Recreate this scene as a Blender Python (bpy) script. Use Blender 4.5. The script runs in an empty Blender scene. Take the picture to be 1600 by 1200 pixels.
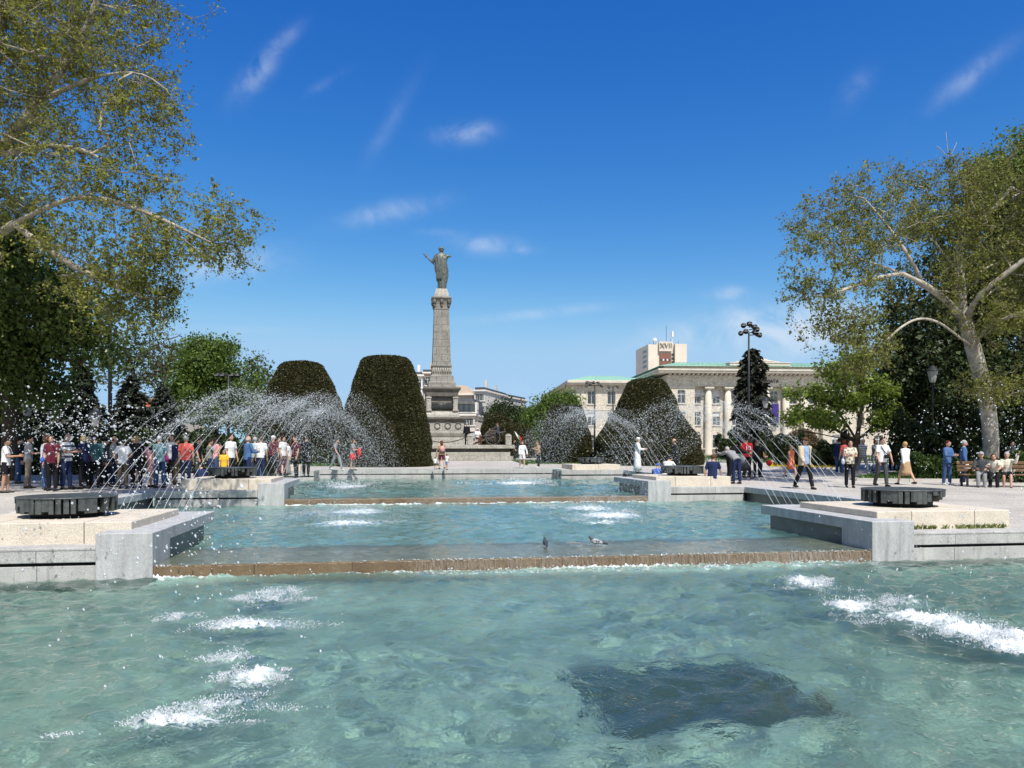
import bpy, bmesh, math, random
import numpy as np
from mathutils import Vector, Matrix
R = math.radians
rng = np.random.default_rng(7)
random.seed(7)
S = bpy.context.scene
COL = S.collection

# ------------------------------------------------------------------ camera
CZ, HOR, F = 1.5, 702.0, 1200.0          # eye height, horizon row and focal length measured from the photograph
cam = bpy.data.cameras.new("camera"); camo = bpy.data.objects.new("camera", cam); COL.objects.link(camo)
camo.location = (0, 0, CZ); camo.rotation_euler = (R(90), 0, 0)
cam.sensor_width = 36; cam.lens = 27; cam.shift_y = (HOR - 600) / 1600.0
cam.clip_start = 0.05; cam.clip_end = 6000
S.camera = camo

# ------------------------------------------------------------------ world, sun, exposure
SUN_EL, SUN_AZ = R(56), math.atan2(0.36, -0.93)
w = bpy.data.worlds.new("World"); S.world = w; w.use_nodes = True
nt = w.node_tree; nt.nodes.clear()
def N(nt, t, **k):
    n = nt.nodes.new(t)
    for a, b in k.items():
        if a.startswith('i_'):
            n.inputs[int(a[2:]) if a[2:].isdigit() else a[2:].replace('_', ' ')].default_value = b
        else: setattr(n, a, b)
    return n
def lk(nt, a, b): nt.links.new(a, b)
def M2(nt, op, a, b=None, clamp=False):
    n = nt.nodes.new('ShaderNodeMath'); n.operation = op; n.use_clamp = clamp
    for i, x in enumerate((a, b)):
        if x is None: continue
        if isinstance(x, (int, float)): n.inputs[i].default_value = x
        else: nt.links.new(x, n.inputs[i])
    return n.outputs[0]
sky = N(nt, 'ShaderNodeTexSky', sky_type='NISHITA', sun_disc=False, sun_elevation=SUN_EL, sun_rotation=SUN_AZ,
        air_density=1.0, dust_density=0.25, ozone_density=3.2, altitude=0)
# tone response of the photograph's sky, per channel
s3 = N(nt, 'ShaderNodeHueSaturation'); s3.inputs['Saturation'].default_value = 1.32; s3.inputs['Hue'].default_value = 0.493; lk(nt, sky.outputs[0], s3.inputs['Color'])
sr = N(nt, 'ShaderNodeSeparateColor'); lk(nt, s3.outputs[0], sr.inputs[0]); hs = N(nt, 'ShaderNodeCombineColor')
for i, (a, g) in enumerate(((1.053, 1.444), (.816, 1.249), (1.98, .70))):
    sm_ = N(nt, 'ShaderNodeMath', operation='SMOOTH_MIN'); lk(nt, M2(nt, 'MULTIPLY', M2(nt, 'POWER', M2(nt, 'MAXIMUM', sr.outputs[i], 0.0), g), a), sm_.inputs[0])
    sm_.inputs[1].default_value = (3.1, 5.1, 7.4)[i]; sm_.inputs[2].default_value = (2.0, 2.0, 1.5)[i]; lk(nt, sm_.outputs[0], hs.inputs[i])
tc = N(nt, 'ShaderNodeTexCoord'); sp = N(nt, 'ShaderNodeSeparateXYZ'); lk(nt, tc.outputs['Generated'], sp.inputs[0])
yy = M2(nt, 'MAXIMUM', sp.outputs[1], 0.05)
ca = M2(nt, 'DIVIDE', sp.outputs[0], yy); cb = M2(nt, 'DIVIDE', sp.outputs[2], yy)
cv = N(nt, 'ShaderNodeCombineXYZ'); lk(nt, ca, cv.inputs[0]); lk(nt, cb, cv.inputs[1])
nz = N(nt, 'ShaderNodeTexNoise'); nz.inputs['Scale'].default_value = 16; nz.inputs['Detail'].default_value = 8
nz.inputs['Roughness'].default_value = 0.62; nz.inputs['Distortion'].default_value = 0.45; lk(nt, cv.outputs[0], nz.inputs['Vector'])
nzf = M2(nt, 'MULTIPLY', M2(nt, 'SUBTRACT', nz.outputs[0], 0.33), 2.6, True)
tot = None                                # thin cirrus wisps: direction of each, size, slope, density
for (px, py, sx, sy, ang, k) in [(400,118,36,14,50,.6),(438,66,34,10,40,.25),(728,208,34,13,5,.55),(612,330,58,13,12,.5),
        (760,382,44,12,-4,.5),(820,391,16,5,0,.4),(508,130,26,7,30,.2),(350,415,70,20,8,.7),(1136,458,26,8,3,.65),(1190,505,140,24,8,.8),(1265,525,90,26,12,.8),
        (840,490,90,7,6,.35),(1515,120,70,13,38,.3),(1335,140,30,14,50,.18),(690,362,30,5,0,.2),(390,515,60,6,0,.2),(800,620,170,26,0,.22),(610,190,60,12,60,.12)]:
    A0, B0, a = (px-800)/F, (HOR-py)/F, R(ang)
    da = M2(nt, 'SUBTRACT', ca, A0); db = M2(nt, 'SUBTRACT', cb, B0)
    e1 = M2(nt, 'DIVIDE', M2(nt, 'ADD', M2(nt, 'MULTIPLY', da, math.cos(a)), M2(nt, 'MULTIPLY', db, math.sin(a))), sx/F)
    e2 = M2(nt, 'DIVIDE', M2(nt, 'SUBTRACT', M2(nt, 'MULTIPLY', db, math.cos(a)), M2(nt, 'MULTIPLY', da, math.sin(a))), sy/F)
    g = M2(nt, 'EXPONENT', M2(nt, 'MULTIPLY', M2(nt, 'ADD', M2(nt, 'MULTIPLY', e1, e1), M2(nt, 'MULTIPLY', e2, e2)), -0.8))
    g = M2(nt, 'MULTIPLY', g, k)
    tot = g if tot is None else M2(nt, 'ADD', tot, g)
# the sun side of the sky, behind the viewer, is whiter
s4 = N(nt, 'ShaderNodeHueSaturation'); s4.inputs['Saturation'].default_value = .75; s4.inputs['Value'].default_value = 1.15; lk(nt, sky.outputs[0], s4.inputs['Color'])
sd = N(nt, 'ShaderNodeMapRange', interpolation_type='SMOOTHSTEP'); sd.inputs[1].default_value = -.35; sd.inputs[2].default_value = .25; lk(nt, sp.outputs[1], sd.inputs[0])
hb = N(nt, 'ShaderNodeMixRGB'); lk(nt, sd.outputs[0], hb.inputs[0]); lk(nt, s4.outputs[0], hb.inputs[1]); lk(nt, hs.outputs[0], hb.inputs[2])
fr = M2(nt, 'GREATER_THAN', sp.outputs[1], 0.06)
cm = M2(nt, 'MULTIPLY', M2(nt, 'MULTIPLY', tot, nzf, True), fr, True)
mixc = N(nt, 'ShaderNodeMixRGB'); lk(nt, cm, mixc.inputs[0]); lk(nt, hb.outputs[0], mixc.inputs[1]); mixc.inputs[2].default_value = (6.2, 6.9, 7.9, 1)
bg = N(nt, 'ShaderNodeBackground'); bg.inputs[1].default_value = 0.085; lk(nt, mixc.outputs[0], bg.inputs[0])
wo = N(nt, 'ShaderNodeOutputWorld'); lk(nt, bg.outputs[0], wo.inputs[0])
sl = bpy.data.lights.new("sun", 'SUN'); so = bpy.data.objects.new("sun", sl); COL.objects.link(so)
sl.energy = 4.2; sl.angle = R(0.53); sl.color = (1, 0.955, 0.88)
SD = Vector((math.sin(SUN_AZ)*math.cos(SUN_EL), math.cos(SUN_AZ)*math.cos(SUN_EL), math.sin(SUN_EL)))
so.rotation_euler = (-SD).to_track_quat('-Z', 'Y').to_euler(); so.location = (20, -60, 80)
S.view_settings.view_transform = 'Standard'; S.view_settings.look = 'None'; S.view_settings.exposure = 0.5; S.view_settings.gamma = 1
cy = S.cycles
cy.max_bounces = 7; cy.diffuse_bounces = 2; cy.glossy_bounces = 3; cy.transmission_bounces = 4; cy.transparent_max_bounces = 10
cy.caustics_reflective = False; cy.caustics_refractive = True; cy.sample_clamp_indirect = 4
cy.use_adaptive_sampling = True; cy.adaptive_threshold = 0.02; cy.use_denoising = True

# ------------------------------------------------------------------ helpers
def tag(o, label=None, cat=None, group=None, kind=None):
    if label: o['label'] = label
    if cat: o['category'] = cat
    if group: o['group'] = group
    if kind: o['kind'] = kind
    return o
def empty(name, label, cat, loc=(0,0,0), rz=0, group=None):
    o = bpy.data.objects.new(name, None); COL.objects.link(o); o.location = loc; o.rotation_euler = (0,0,rz)
    o.empty_display_size = .3
    return tag(o, label, cat, group)
def np_mesh(name, V, Fq, m, parent=None, smooth=False):
    """V (n,3); Fq (k,3|4) int"""
    V = np.asarray(V, np.float32); Fq = np.asarray(Fq, np.int32); k = Fq.shape[1]
    me = bpy.data.meshes.new(name); me.vertices.add(len(V)); me.vertices.foreach_set('co', V.ravel())
    me.loops.add(Fq.size); me.loops.foreach_set('vertex_index', Fq.ravel())
    me.polygons.add(len(Fq)); me.polygons.foreach_set('loop_start', np.arange(len(Fq), dtype=np.int32)*k)
    if smooth: me.polygons.foreach_set('use_smooth', np.ones(len(Fq), bool))
    me.update(calc_edges=True)
    o = bpy.data.objects.new(name, me); COL.objects.link(o)
    if m: me.materials.append(m)
    if parent: o.parent = parent
    return o
class MB:
    def __init__(s): s.v = []; s.f = []
    def add(s, vs, fs):
        b = len(s.v); s.v += [tuple(x) for x in vs]; s.f += [tuple(b+i for i in f) for f in fs]; return s
    def box(s, x0, x1, y0, y1, z0, z1, t=0.0, rz=0, c=None):
        """t: top inset"""
        vs = [(x0,y0,z0),(x1,y0,z0),(x1,y1,z0),(x0,y1,z0),(x0+t,y0+t,z1),(x1-t,y0+t,z1),(x1-t,y1-t,z1),(x0+t,y1-t,z1)]
        if rz:
            cx, cy_ = c or ((x0+x1)/2, (y0+y1)/2)
            vs = [(cx+(x-cx)*math.cos(rz)-(y-cy_)*math.sin(rz), cy_+(x-cx)*math.sin(rz)+(y-cy_)*math.cos(rz), z) for x,y,z in vs]
        return s.add(vs, [(0,3,2,1),(4,5,6,7),(0,1,5,4),(1,2,6,5),(2,3,7,6),(3,0,4,7)])
    def prism(s, poly, z0, z1):
        n = len(poly)
        ar = sum(poly[i][0]*poly[(i+1)%n][1]-poly[(i+1)%n][0]*poly[i][1] for i in range(n))
        if ar < 0: poly = poly[::-1]
        vs = [(x,y,z0) for x,y in poly]+[(x,y,z1) for x,y in poly]
        return s.add(vs, [tuple(range(n))[::-1], tuple(range(n,2*n))]+[(i,(i+1)%n,n+(i+1)%n,n+i) for i in range(n)])
    def loft(s, rings, cap=True):
        n = len(rings[0]); vs = [p for r in rings for p in r]; fs = []
        for k in range(len(rings)-1):
            for i in range(n):
                fs.append((k*n+i, k*n+(i+1)%n, (k+1)*n+(i+1)%n, (k+1)*n+i))
        if cap: fs += [tuple(range(n))[::-1], tuple(range((len(rings)-1)*n, len(rings)*n))]
        return s.add(vs, fs)
    def lathe(s, prof, c=(0,0,0), n=16, sx=1, sy=1, rot=0, cap=True):
        return s.loft([[(c[0]+r*sx*math.cos(2*math.pi*i/n+rot), c[1]+r*sy*math.sin(2*math.pi*i/n+rot), c[2]+z) for i in range(n)] for r, z in prof], cap)
    def sq(s, prof, c=(0,0,0)):
        """square section lathe; r = half width"""
        return s.loft([[(c[0]-r,c[1]-r,c[2]+z),(c[0]+r,c[1]-r,c[2]+z),(c[0]+r,c[1]+r,c[2]+z),(c[0]-r,c[1]+r,c[2]+z)] for r, z in prof])
    def tube(s, pts, rad, n=8):
        pts = [Vector(p) for p in pts]
        if isinstance(rad, (int, float)): rad = [rad]*len(pts)
        rings = []; up = None
        for i, p in enumerate(pts):
            d = (pts[min(i+1,len(pts)-1)]-pts[max(i-1,0)])
            d = d.normalized() if d.length > 1e-9 else Vector((0,0,1))
            if up is None: up = Vector((0,1,0)) if abs(d.y) < .8 else Vector((1,0,0))
            a = d.cross(up)
            if a.length < 1e-4: a = d.orthogonal()
            a.normalize(); b = a.cross(d).normalized(); up = b
            rings.append([p+(a*math.cos(2*math.pi*k/n)+b*math.sin(2*math.pi*k/n))*rad[i] for k in range(n)])
        return s.loft(rings)
    def ball(s, c, r, n=10, m=7):
        if isinstance(r, (int,float)): r = (r,r,r)
        rings = []
        for j in range(m+1):
            t = -math.pi/2+math.pi*(j if 0<j<m else (0.12 if j==0 else m-.12))/m
            rings.append([(c[0]+r[0]*math.cos(t)*math.cos(2*math.pi*i/n), c[1]+r[1]*math.cos(t)*math.sin(2*math.pi*i/n), c[2]+r[2]*math.sin(t)) for i in range(n)])
        return s.loft(rings)
    def build(s, name, m, parent=None, smooth=False, bevel=0, remesh=0, seg=2):
        me = bpy.data.meshes.new(name); me.from_pydata(s.v, [], s.f); me.update()
        if smooth: me.polygons.foreach_set('use_smooth', np.ones(len(me.polygons), bool))
        o = bpy.data.objects.new(name, me); COL.objects.link(o)
        if m: me.materials.append(m)
        if parent: o.parent = parent
        if remesh:
            r = o.modifiers.new('r', 'REMESH'); r.mode = 'VOXEL'; r.voxel_size = remesh; r.use_smooth_shade = True
            q = o.modifiers.new('s', 'SMOOTH'); q.iterations = 3; q.factor = .5
        if bevel:
            b = o.modifiers.new('b', 'BEVEL'); b.width = bevel; b.segments = seg; b.limit_method = 'ANGLE'; b.angle_limit = R(40)
        return o
def copy_tree(o, parent=None):
    c = o.copy(); COL.objects.link(c)
    if parent: c.parent = parent
    for ch in list(o.children): copy_tree(ch, c)
    return c

# ------------------------------------------------------------------ measured geometry
TH = R(8.7); O0 = (0.42, 12.4); CU = (math.cos(TH), math.sin(TH)); CVV = (-math.sin(TH), math.cos(TH))
def L2W(u, v): return (O0[0]+u*CU[0]+v*CVV[0], O0[1]+u*CU[1]+v*CVV[1])
def W2L(x, y): return ((x-O0[0])*CU[0]+(y-O0[1])*CU[1], (x-O0[0])*CVV[0]+(y-O0[1])*CVV[1])
def gv(v): return .03 if v <= 0 else (.03+.0147*v if v < 28.5 else (.449+.0085*(v-28.5) if v < 52 else .649))
def gz(x, y): return gv(W2L(x, y)[1])
def at(px, Y): return (px-800)/F*Y
def zat(py, Y): return CZ+(HOR-py)/F*Y
def ground(px, py):
    Y = 30.0
    for _ in range(30):
        x = at(px, Y); Y = F*(CZ-gz(x, Y))/(py-HOR)
    return at(px, Y), Y, gz(at(px, Y), Y)

# ------------------------------------------------------------------ materials
_m = {}
def mat(name, col, rough=.6, spec=.3, var=.0, vscale=4, bump=0, bscale=40, col2=None, metal=0, island=0, trans=0, speck=0, coord='Object', stretch=None):
    if name in _m: return _m[name]
    m = bpy.data.materials.new(name); m.use_nodes = True; _m[name] = m
    nt = m.node_tree; b = nt.nodes['Principled BSDF']
    b.inputs['Roughness'].default_value = rough; b.inputs['Specular IOR Level'].default_value = spec; b.inputs['Metallic'].default_value = metal
    c = (*col, 1); b.inputs['Base Color'].default_value = c
    out = None
    tc = N(nt, 'ShaderNodeTexCoord'); vec = tc.outputs[coord]
    if stretch:
        mp = N(nt, 'ShaderNodeMapping'); mp.inputs['Scale'].default_value = stretch; lk(nt, vec, mp.inputs[0]); vec = mp.outputs[0]
    if var or col2:
        n = N(nt, 'ShaderNodeTexNoise'); n.inputs['Scale'].default_value = vscale; n.inputs['Detail'].default_value = 6; n.inputs['Roughness'].default_value = .65
        lk(nt, vec, n.inputs['Vector'])
        r = N(nt, 'ShaderNodeValToRGB'); r.color_ramp.elements[0].position = .3; r.color_ramp.elements[1].position = .7
        c2 = col2 or tuple(min(1, x*(1+var)) for x in col)
        c1 = col if col2 else tuple(x*(1-var) for x in col)
        r.color_ramp.elements[0].color = (*c1, 1); r.color_ramp.elements[1].color = (*c2, 1)
        lk(nt, n.outputs[0], r.inputs[0]); out = r.outputs[0]
    if speck:
        n = N(nt, 'ShaderNodeTexNoise'); n.inputs['Scale'].default_value = speck; n.inputs['Detail'].default_value = 2; lk(nt, vec, n.inputs['Vector'])
        r = N(nt, 'ShaderNodeMapRange'); r.inputs[1].default_value = .3; r.inputs[2].default_value = .7; r.inputs[3].default_value = .72; r.inputs[4].default_value = 1.25
        lk(nt, n.outputs[0], r.inputs[0])
        x = N(nt, 'ShaderNodeMixRGB', blend_type='MULTIPLY'); x.inputs[0].default_value = 1
        if out: lk(nt, out, x.inputs[1])
        else: x.inputs[1].default_value = c
        lk(nt, r.outputs[0], x.inputs[2]); out = x.outputs[0]
    if island:
        g = N(nt, 'ShaderNodeNewGeometry')
        r = N(nt, 'ShaderNodeMapRange'); r.inputs[3].default_value = 1-island; r.inputs[4].default_value = 1+island; lk(nt, g.outputs['Random Per Island'], r.inputs[0])
        x = N(nt, 'ShaderNodeMixRGB', blend_type='MULTIPLY'); x.inputs[0].default_value = 1
        if out: lk(nt, out, x.inputs[1])
        else: x.inputs[1].default_value = c
        lk(nt, r.outputs[0], x.inputs[2]); out = x.outputs[0]
    if out: lk(nt, out, b.inputs['Base Color'])
    if bump:
        n = N(nt, 'ShaderNodeTexNoise'); n.inputs['Scale'].default_value = bscale; n.inputs['Detail'].default_value = 5; lk(nt, vec, n.inputs['Vector'])
        bp = N(nt, 'ShaderNodeBump'); bp.inputs['Strength'].default_value = bump; bp.inputs['Distance'].default_value = .02
        lk(nt, n.outputs[0], bp.inputs['Height']); lk(nt, bp.outputs[0], b.inputs['Normal'])
    if trans:
        t = N(nt, 'ShaderNodeBsdfTranslucent'); mx = N(nt, 'ShaderNodeMixShader'); mx.inputs[0].default_value = trans
        if out: lk(nt, out, t.inputs[0])
        else: t.inputs[0].default_value = c
        o = nt.nodes['Material Output']; lk(nt, b.outputs[0], mx.inputs[1]); lk(nt, t.outputs[0], mx.inputs[2]); lk(nt, mx.outputs[0], o.inputs[0])
    return m
def blocks(m, sx, sz, gap=.012, dark=.55, axes='xz', off=.5, var=.12):
    """brick-texture joints multiplied over a stone material (procedural)"""
    nt = m.node_tree; b = nt.nodes['Principled BSDF']; src = b.inputs['Base Color'].links[0].from_socket if b.inputs['Base Color'].links else None
    g = N(nt, 'ShaderNodeNewGeometry') if axes.startswith('w') else None
    tc = N(nt, 'ShaderNodeTexCoord'); s = N(nt, 'ShaderNodeSeparateXYZ'); lk(nt, tc.outputs['Object'], s.inputs[0])
    cx = N(nt, 'ShaderNodeCombineXYZ')
    i = {'x':0,'y':1,'z':2}; a = axes[-2:]
    lk(nt, s.outputs[i[a[0]]], cx.inputs[0]); lk(nt, s.outputs[i[a[1]]], cx.inputs[1])
    br = N(nt, 'ShaderNodeTexBrick'); br.offset = off; br.inputs['Scale'].default_value = 1; br.inputs['Brick Width'].default_value = sx; br.inputs['Row Height'].default_value = sz
    br.inputs['Mortar Size'].default_value = gap; br.inputs['Mortar Smooth'].default_value = .1
    br.inputs['Color1'].default_value = (1-var,)*3+(1,); br.inputs['Color2'].default_value = (1+var,)*3+(1,); br.inputs['Mortar'].default_value = (dark,)*3+(1,)
    lk(nt, cx.outputs[0], br.inputs['Vector'])
    x = N(nt, 'ShaderNodeMixRGB', blend_type='MULTIPLY'); x.inputs[0].default_value = 1
    if src: lk(nt, src, x.inputs[1])
    else: x.inputs[1].default_value = b.inputs['Base Color'].default_value
    lk(nt, br.outputs[0], x.inputs[2]); lk(nt, x.outputs[0], b.inputs['Base Color'])
    return m

def streaks(m, sc=(9,9,.9), lo=.54, hi=.72, dark=.45, col=(.30,.27,.22)):
    nt = m.node_tree; b = nt.nodes['Principled BSDF']; src = b.inputs['Base Color'].links[0].from_socket
    tc = N(nt, 'ShaderNodeTexCoord'); mp = N(nt, 'ShaderNodeMapping'); mp.inputs['Scale'].default_value = sc; lk(nt, tc.outputs['Object'], mp.inputs[0])
    n = N(nt, 'ShaderNodeTexNoise'); n.inputs['Scale'].default_value = 1; n.inputs['Detail'].default_value = 5; n.inputs['Roughness'].default_value = .6; lk(nt, mp.outputs[0], n.inputs['Vector'])
    r = N(nt, 'ShaderNodeMapRange'); r.inputs[1].default_value = lo; r.inputs[2].default_value = hi; r.inputs[4].default_value = dark; lk(nt, n.outputs[0], r.inputs[0])
    x = N(nt, 'ShaderNodeMixRGB', blend_type='MULTIPLY'); lk(nt, r.outputs[0], x.inputs[0]); lk(nt, src, x.inputs[1]); x.inputs[2].default_value = (*col, 1); lk(nt, x.outputs[0], b.inputs['Base Color']); return m
GRANITE = mat('grey_granite', (.43,.43,.425), .6, .3, .2, 2.4, .15, 60, speck=90, stretch=(2.5,2.5,.6))
GRANITED = mat('wet_shaded_granite', (.15,.155,.16), .4, .45, .2, 2.5, .15, 50, speck=70)  # dark tone mixes damp with painted shade under the overhangs
COPE = blocks(mat('coping_stone', (.43,.42,.40), .65, .3, .2, 1.6, .15, 50, speck=80), 1.5, 9, .008, .5, var=.05)
BEIGE = blocks(mat('beige_stone', (.60,.535,.44), .75, .2, .12, 3, .35, 45, speck=110), 1.28, 9, .012, .45, var=.05)
DRUMM = mat('dark_bronze', (.085,.095,.092), .5, .4, .45, 6, .3, 30, metal=.35)
BLACK = mat('black_base', (.012,.012,.012), .7)
for m_ in (GRANITE, COPE): streaks(m_)
streaks(BEIGE, (3,3,2), .55, .75, .4, (.55,.48,.38)); streaks(DRUMM, (12,12,1.2), .5, .66, .7, (.35,.35,.33))
IRON = mat('dark_iron', (.02,.021,.022), .5, .4)
# ------------------------------------------------------------------ setting: ground, pools
PAVE = blocks(mat('plaza_paving', (.43,.40,.36), .8, .2, .16, .35, .2, 30, speck=25), 1.2, .6, .012, .72, 'xy', var=.06)
WR, WW, PW = 5.87, 9.5, 16.0
T2 = .2
def frame_obj(o): o.location = (O0[0], O0[1], 0); o.rotation_euler = (0,0,TH); return o
gm = MB()
def gstrip(v0, v1, us):
    for a, b in us:
        gm.add([(a,v0,gv(v0)),(b,v0,gv(v0)),(b,v1,gv(v1)),(a,v1,gv(v1))], [(0,1,2,3)])
BIG = 2500
gstrip(-BIG, -11.6, [(-BIG,BIG)])
gstrip(-11.6, .5, [(-BIG,-PW),(PW,BIG)])
gstrip(.5, 4.4, [(-BIG,-6.3),(6.3,BIG)])
gstrip(4.4, 12.9, [(-BIG,-WW-.15),(WW+.15,BIG)])
gstrip(12.9, 16.8, [(-BIG,-6.1),(6.5,BIG)])
gstrip(16.8, 26.6, [(-BIG,-WW-.15),(WW+.15,BIG)])
gstrip(26.6, 28.6, [(-BIG,-6.2),(6.3,BIG)])
gstrip(28.6, 52, [(-BIG,BIG)]); gstrip(52, BIG, [(-BIG,BIG)])
tag(frame_obj(gm.build('plaza_ground', PAVE)), kind='structure')

# pool floors (pale turquoise paint), a step below each water level
FLOOR = mat('pool_paint', (.31,.445,.385), .6, .2, .22, 2.6, .2, 12, col2=(.56,.68,.58))  # mottling serves as stain and as caustic light painted into the colour
ZW = (-.43, -.24, -.05)
def floor_box(mb, a, b, c, d, z, top):
    mb.add([(a,c,z),(b,c,z),(b,d,z),(a,d,z)], [(0,1,2,3)])
PIT = (-.68, 1.28, -6.55, -4.85)   # sunken pump pit in the first pool
fm = MB(); zf = -1.05
xs = [-PW, PIT[0], PIT[1], PW]; ys = [-11.55, PIT[2], PIT[3], -.02]
for i in range(3):
    for j in range(3):
        if i == 1 and j == 1: continue
        fm.add([(xs[i],ys[j],zf),(xs[i+1],ys[j],zf),(xs[i+1],ys[j+1],zf),(xs[i],ys[j+1],zf)], [(0,1,2,3)])
for p, q in (((-PW,-11.55),(PW,-11.55)),((PW,-11.55),(PW,0)),((-PW,0),(-PW,-11.55))):
    fm.add([(p[0],p[1],zf),(q[0],q[1],zf),(q[0],q[1],.0),(p[0],p[1],.0)], [(0,1,2,3)])
tag(frame_obj(fm.build('pool_floor', FLOOR)), kind='structure')
pm = MB(); a, b, c, d = PIT
for p, q in (((a,c),(b,c)),((b,c),(b,d)),((b,d),(a,d)),((a,d),(a,c))):
    pm.add([(p[0],p[1],-2.0),(q[0],q[1],-2.0),(q[0],q[1],zf),(p[0],p[1],zf)], [(0,1,2,3)])
pm.add([(a,c,-2.0),(b,c,-2.0),(b,d,-2.0),(a,d,-2.0)], [(0,1,2,3)])
tag(frame_obj(pm.build('pump_pit_floor', mat('pit_dark', (.012,.055,.14), .5, .3, .3, 2))), kind='structure')  # deep blue paints sky reflection and lack of light into the pit
fm = MB(); floor_box(fm, -WR-.2, WR+.2, 1.9, 4.3, -.75, 0); floor_box(fm, -WW-.3, WW+.3, 4.3, 12.5, -.75, 0)
tag(frame_obj(fm.build('pool_floor', FLOOR)), kind='structure')
fm = MB(); floor_box(fm, -WW-.3, WW+.3, 16.6, 26.5, -.5, 0); floor_box(fm, -WR-.2, WR+.5, 13.1, 16.6, -.5, 0); floor_box(fm, -6.3, 6.4, 26.5, 28.4, -.5, 0)
tag(frame_obj(fm.build('pool_floor', FLOOR)), kind='structure')

for o_ in COL.objects:
    if o_.name.split('.')[0] in ('pool_floor', 'pump_pit_floor'): o_.cycles.is_caustics_receiver = True
sl.cycles.is_caustics_light = True
# ------------------------------------------------------------------ water
def water_mat(name, body, foamcol=(.82,.86,.88), bscale=9., bstr=.35, turb=.42):
    m = bpy.data.materials.new(name); m.use_nodes = True; nt = m.node_tree; nt.nodes.clear()
    out = N(nt, 'ShaderNodeOutputMaterial')
    geo = N(nt, 'ShaderNodeNewGeometry')
    mp = N(nt, 'ShaderNodeMapping'); mp.inputs['Scale'].default_value = (1, 1, 1); lk(nt, geo.outputs['Position'], mp.inputs[0])
    n1 = N(nt, 'ShaderNodeTexNoise'); n1.inputs['Scale'].default_value = bscale; n1.inputs['Detail'].default_value = 4; n1.inputs['Roughness'].default_value = .55; n1.inputs['Distortion'].default_value = .6
    lk(nt, mp.outputs[0], n1.inputs['Vector'])
    bp = N(nt, 'ShaderNodeBump'); bp.inputs['Strength'].default_value = bstr; bp.inputs['Distance'].default_value = .03; lk(nt, n1.outputs[0], bp.inputs['Height'])
    n4 = N(nt, 'ShaderNodeTexNoise'); n4.inputs['Scale'].default_value = bscale*2.6; n4.inputs['Detail'].default_value = 3; n4.inputs['Distortion'].default_value = 1.0; lk(nt, mp.outputs[0], n4.inputs['Vector'])
    n5 = N(nt, 'ShaderNodeTexNoise'); n5.inputs['Scale'].default_value = .45; n5.inputs['Detail'].default_value = 2; lk(nt, geo.outputs['Position'], n5.inputs['Vector'])
    chop = N(nt, 'ShaderNodeMapRange'); chop.inputs[1].default_value = .36; chop.inputs[2].default_value = .62; chop.inputs[3].default_value = .12; chop.inputs[4].default_value = 1.0; lk(nt, n5.outputs[0], chop.inputs[0])
    b2 = N(nt, 'ShaderNodeBump'); b2.inputs['Distance'].default_value = .03; lk(nt, M2(nt, 'MULTIPLY', chop.outputs[0], bstr*.8), b2.inputs['Strength']); lk(nt, n4.outputs[0], b2.inputs['Height']); lk(nt, bp.outputs[0], b2.inputs['Normal']); bp = b2
    fres = N(nt, 'ShaderNodeFresnel'); fres.inputs['IOR'].default_value = 1.33; lk(nt, bp.outputs[0], fres.inputs['Normal'])
    gl = N(nt, 'ShaderNodeBsdfGlossy'); gl.inputs['Roughness'].default_value = .012; gl.inputs['Color'].default_value = (1,1,1,1); lk(nt, bp.outputs[0], gl.inputs['Normal'])
    n2 = N(nt, 'ShaderNodeTexNoise'); n2.inputs['Scale'].default_value = .55; n2.inputs['Detail'].default_value = 5; lk(nt, geo.outputs['Position'], n2.inputs['Vector'])
    cr = N(nt, 'ShaderNodeValToRGB'); cr.color_ramp.elements[0].position = .32; cr.color_ramp.elements[1].position = .7
    cr.color_ramp.elements[0].color = (body[0]*.72, body[1]*.82, body[2]*.84, 1); cr.color_ramp.elements[1].color = (body[0]*1.3, body[1]*1.15, body[2]*1.08, 1)
    lk(nt, n2.outputs[0], cr.inputs[0])
    aer = N(nt, 'ShaderNodeAttribute', attribute_name='aeration'); ax = N(nt, 'ShaderNodeMixRGB'); lk(nt, aer.outputs['Fac'], ax.inputs[0]); lk(nt, cr.outputs[0], ax.inputs[1]); ax.inputs[2].default_value = (.36, .56, .47, 1)
    df = N(nt, 'ShaderNodeBsdfDiffuse'); lk(nt, ax.outputs[0], df.inputs[0]); lk(nt, bp.outputs[0], df.inputs['Normal'])
    rf = N(nt, 'ShaderNodeBsdfRefraction'); rf.inputs['IOR'].default_value = 1.33; rf.inputs['Roughness'].default_value = .02; rf.inputs['Color'].default_value = (.86,.97,.93,1); lk(nt, bp.outputs[0], rf.inputs['Normal'])
    tr = N(nt, 'ShaderNodeBsdfTransparent'); tr.inputs[0].default_value = (.80,.97,.95,1)
    see = N(nt, 'ShaderNodeMixShader');  lk(nt, tr.outputs[0], see.inputs[1]); lk(nt, rf.outputs[0], see.inputs[2])
    dep = N(nt, 'ShaderNodeAttribute', attribute_name='depth'); lk(nt, M2(nt, 'MULTIPLY', dep.outputs['Fac'], .96), see.inputs[0]); foam = N(nt, 'ShaderNodeAttribute', attribute_name='foam')
    tb = M2(nt, 'MULTIPLY', dep.outputs['Fac'], M2(nt, 'ADD', M2(nt, 'MULTIPLY', aer.outputs['Fac'], .35), turb))
    body_ = N(nt, 'ShaderNodeMixShader'); lk(nt, tb, body_.inputs[0]); lk(nt, see.outputs[0], body_.inputs[1]); lk(nt, df.outputs[0], body_.inputs[2])
    sur = N(nt, 'ShaderNodeMixShader'); lk(nt, fres.outputs[0], sur.inputs[0]); lk(nt, body_.outputs[0], sur.inputs[1]); lk(nt, gl.outputs[0], sur.inputs[2])
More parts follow.
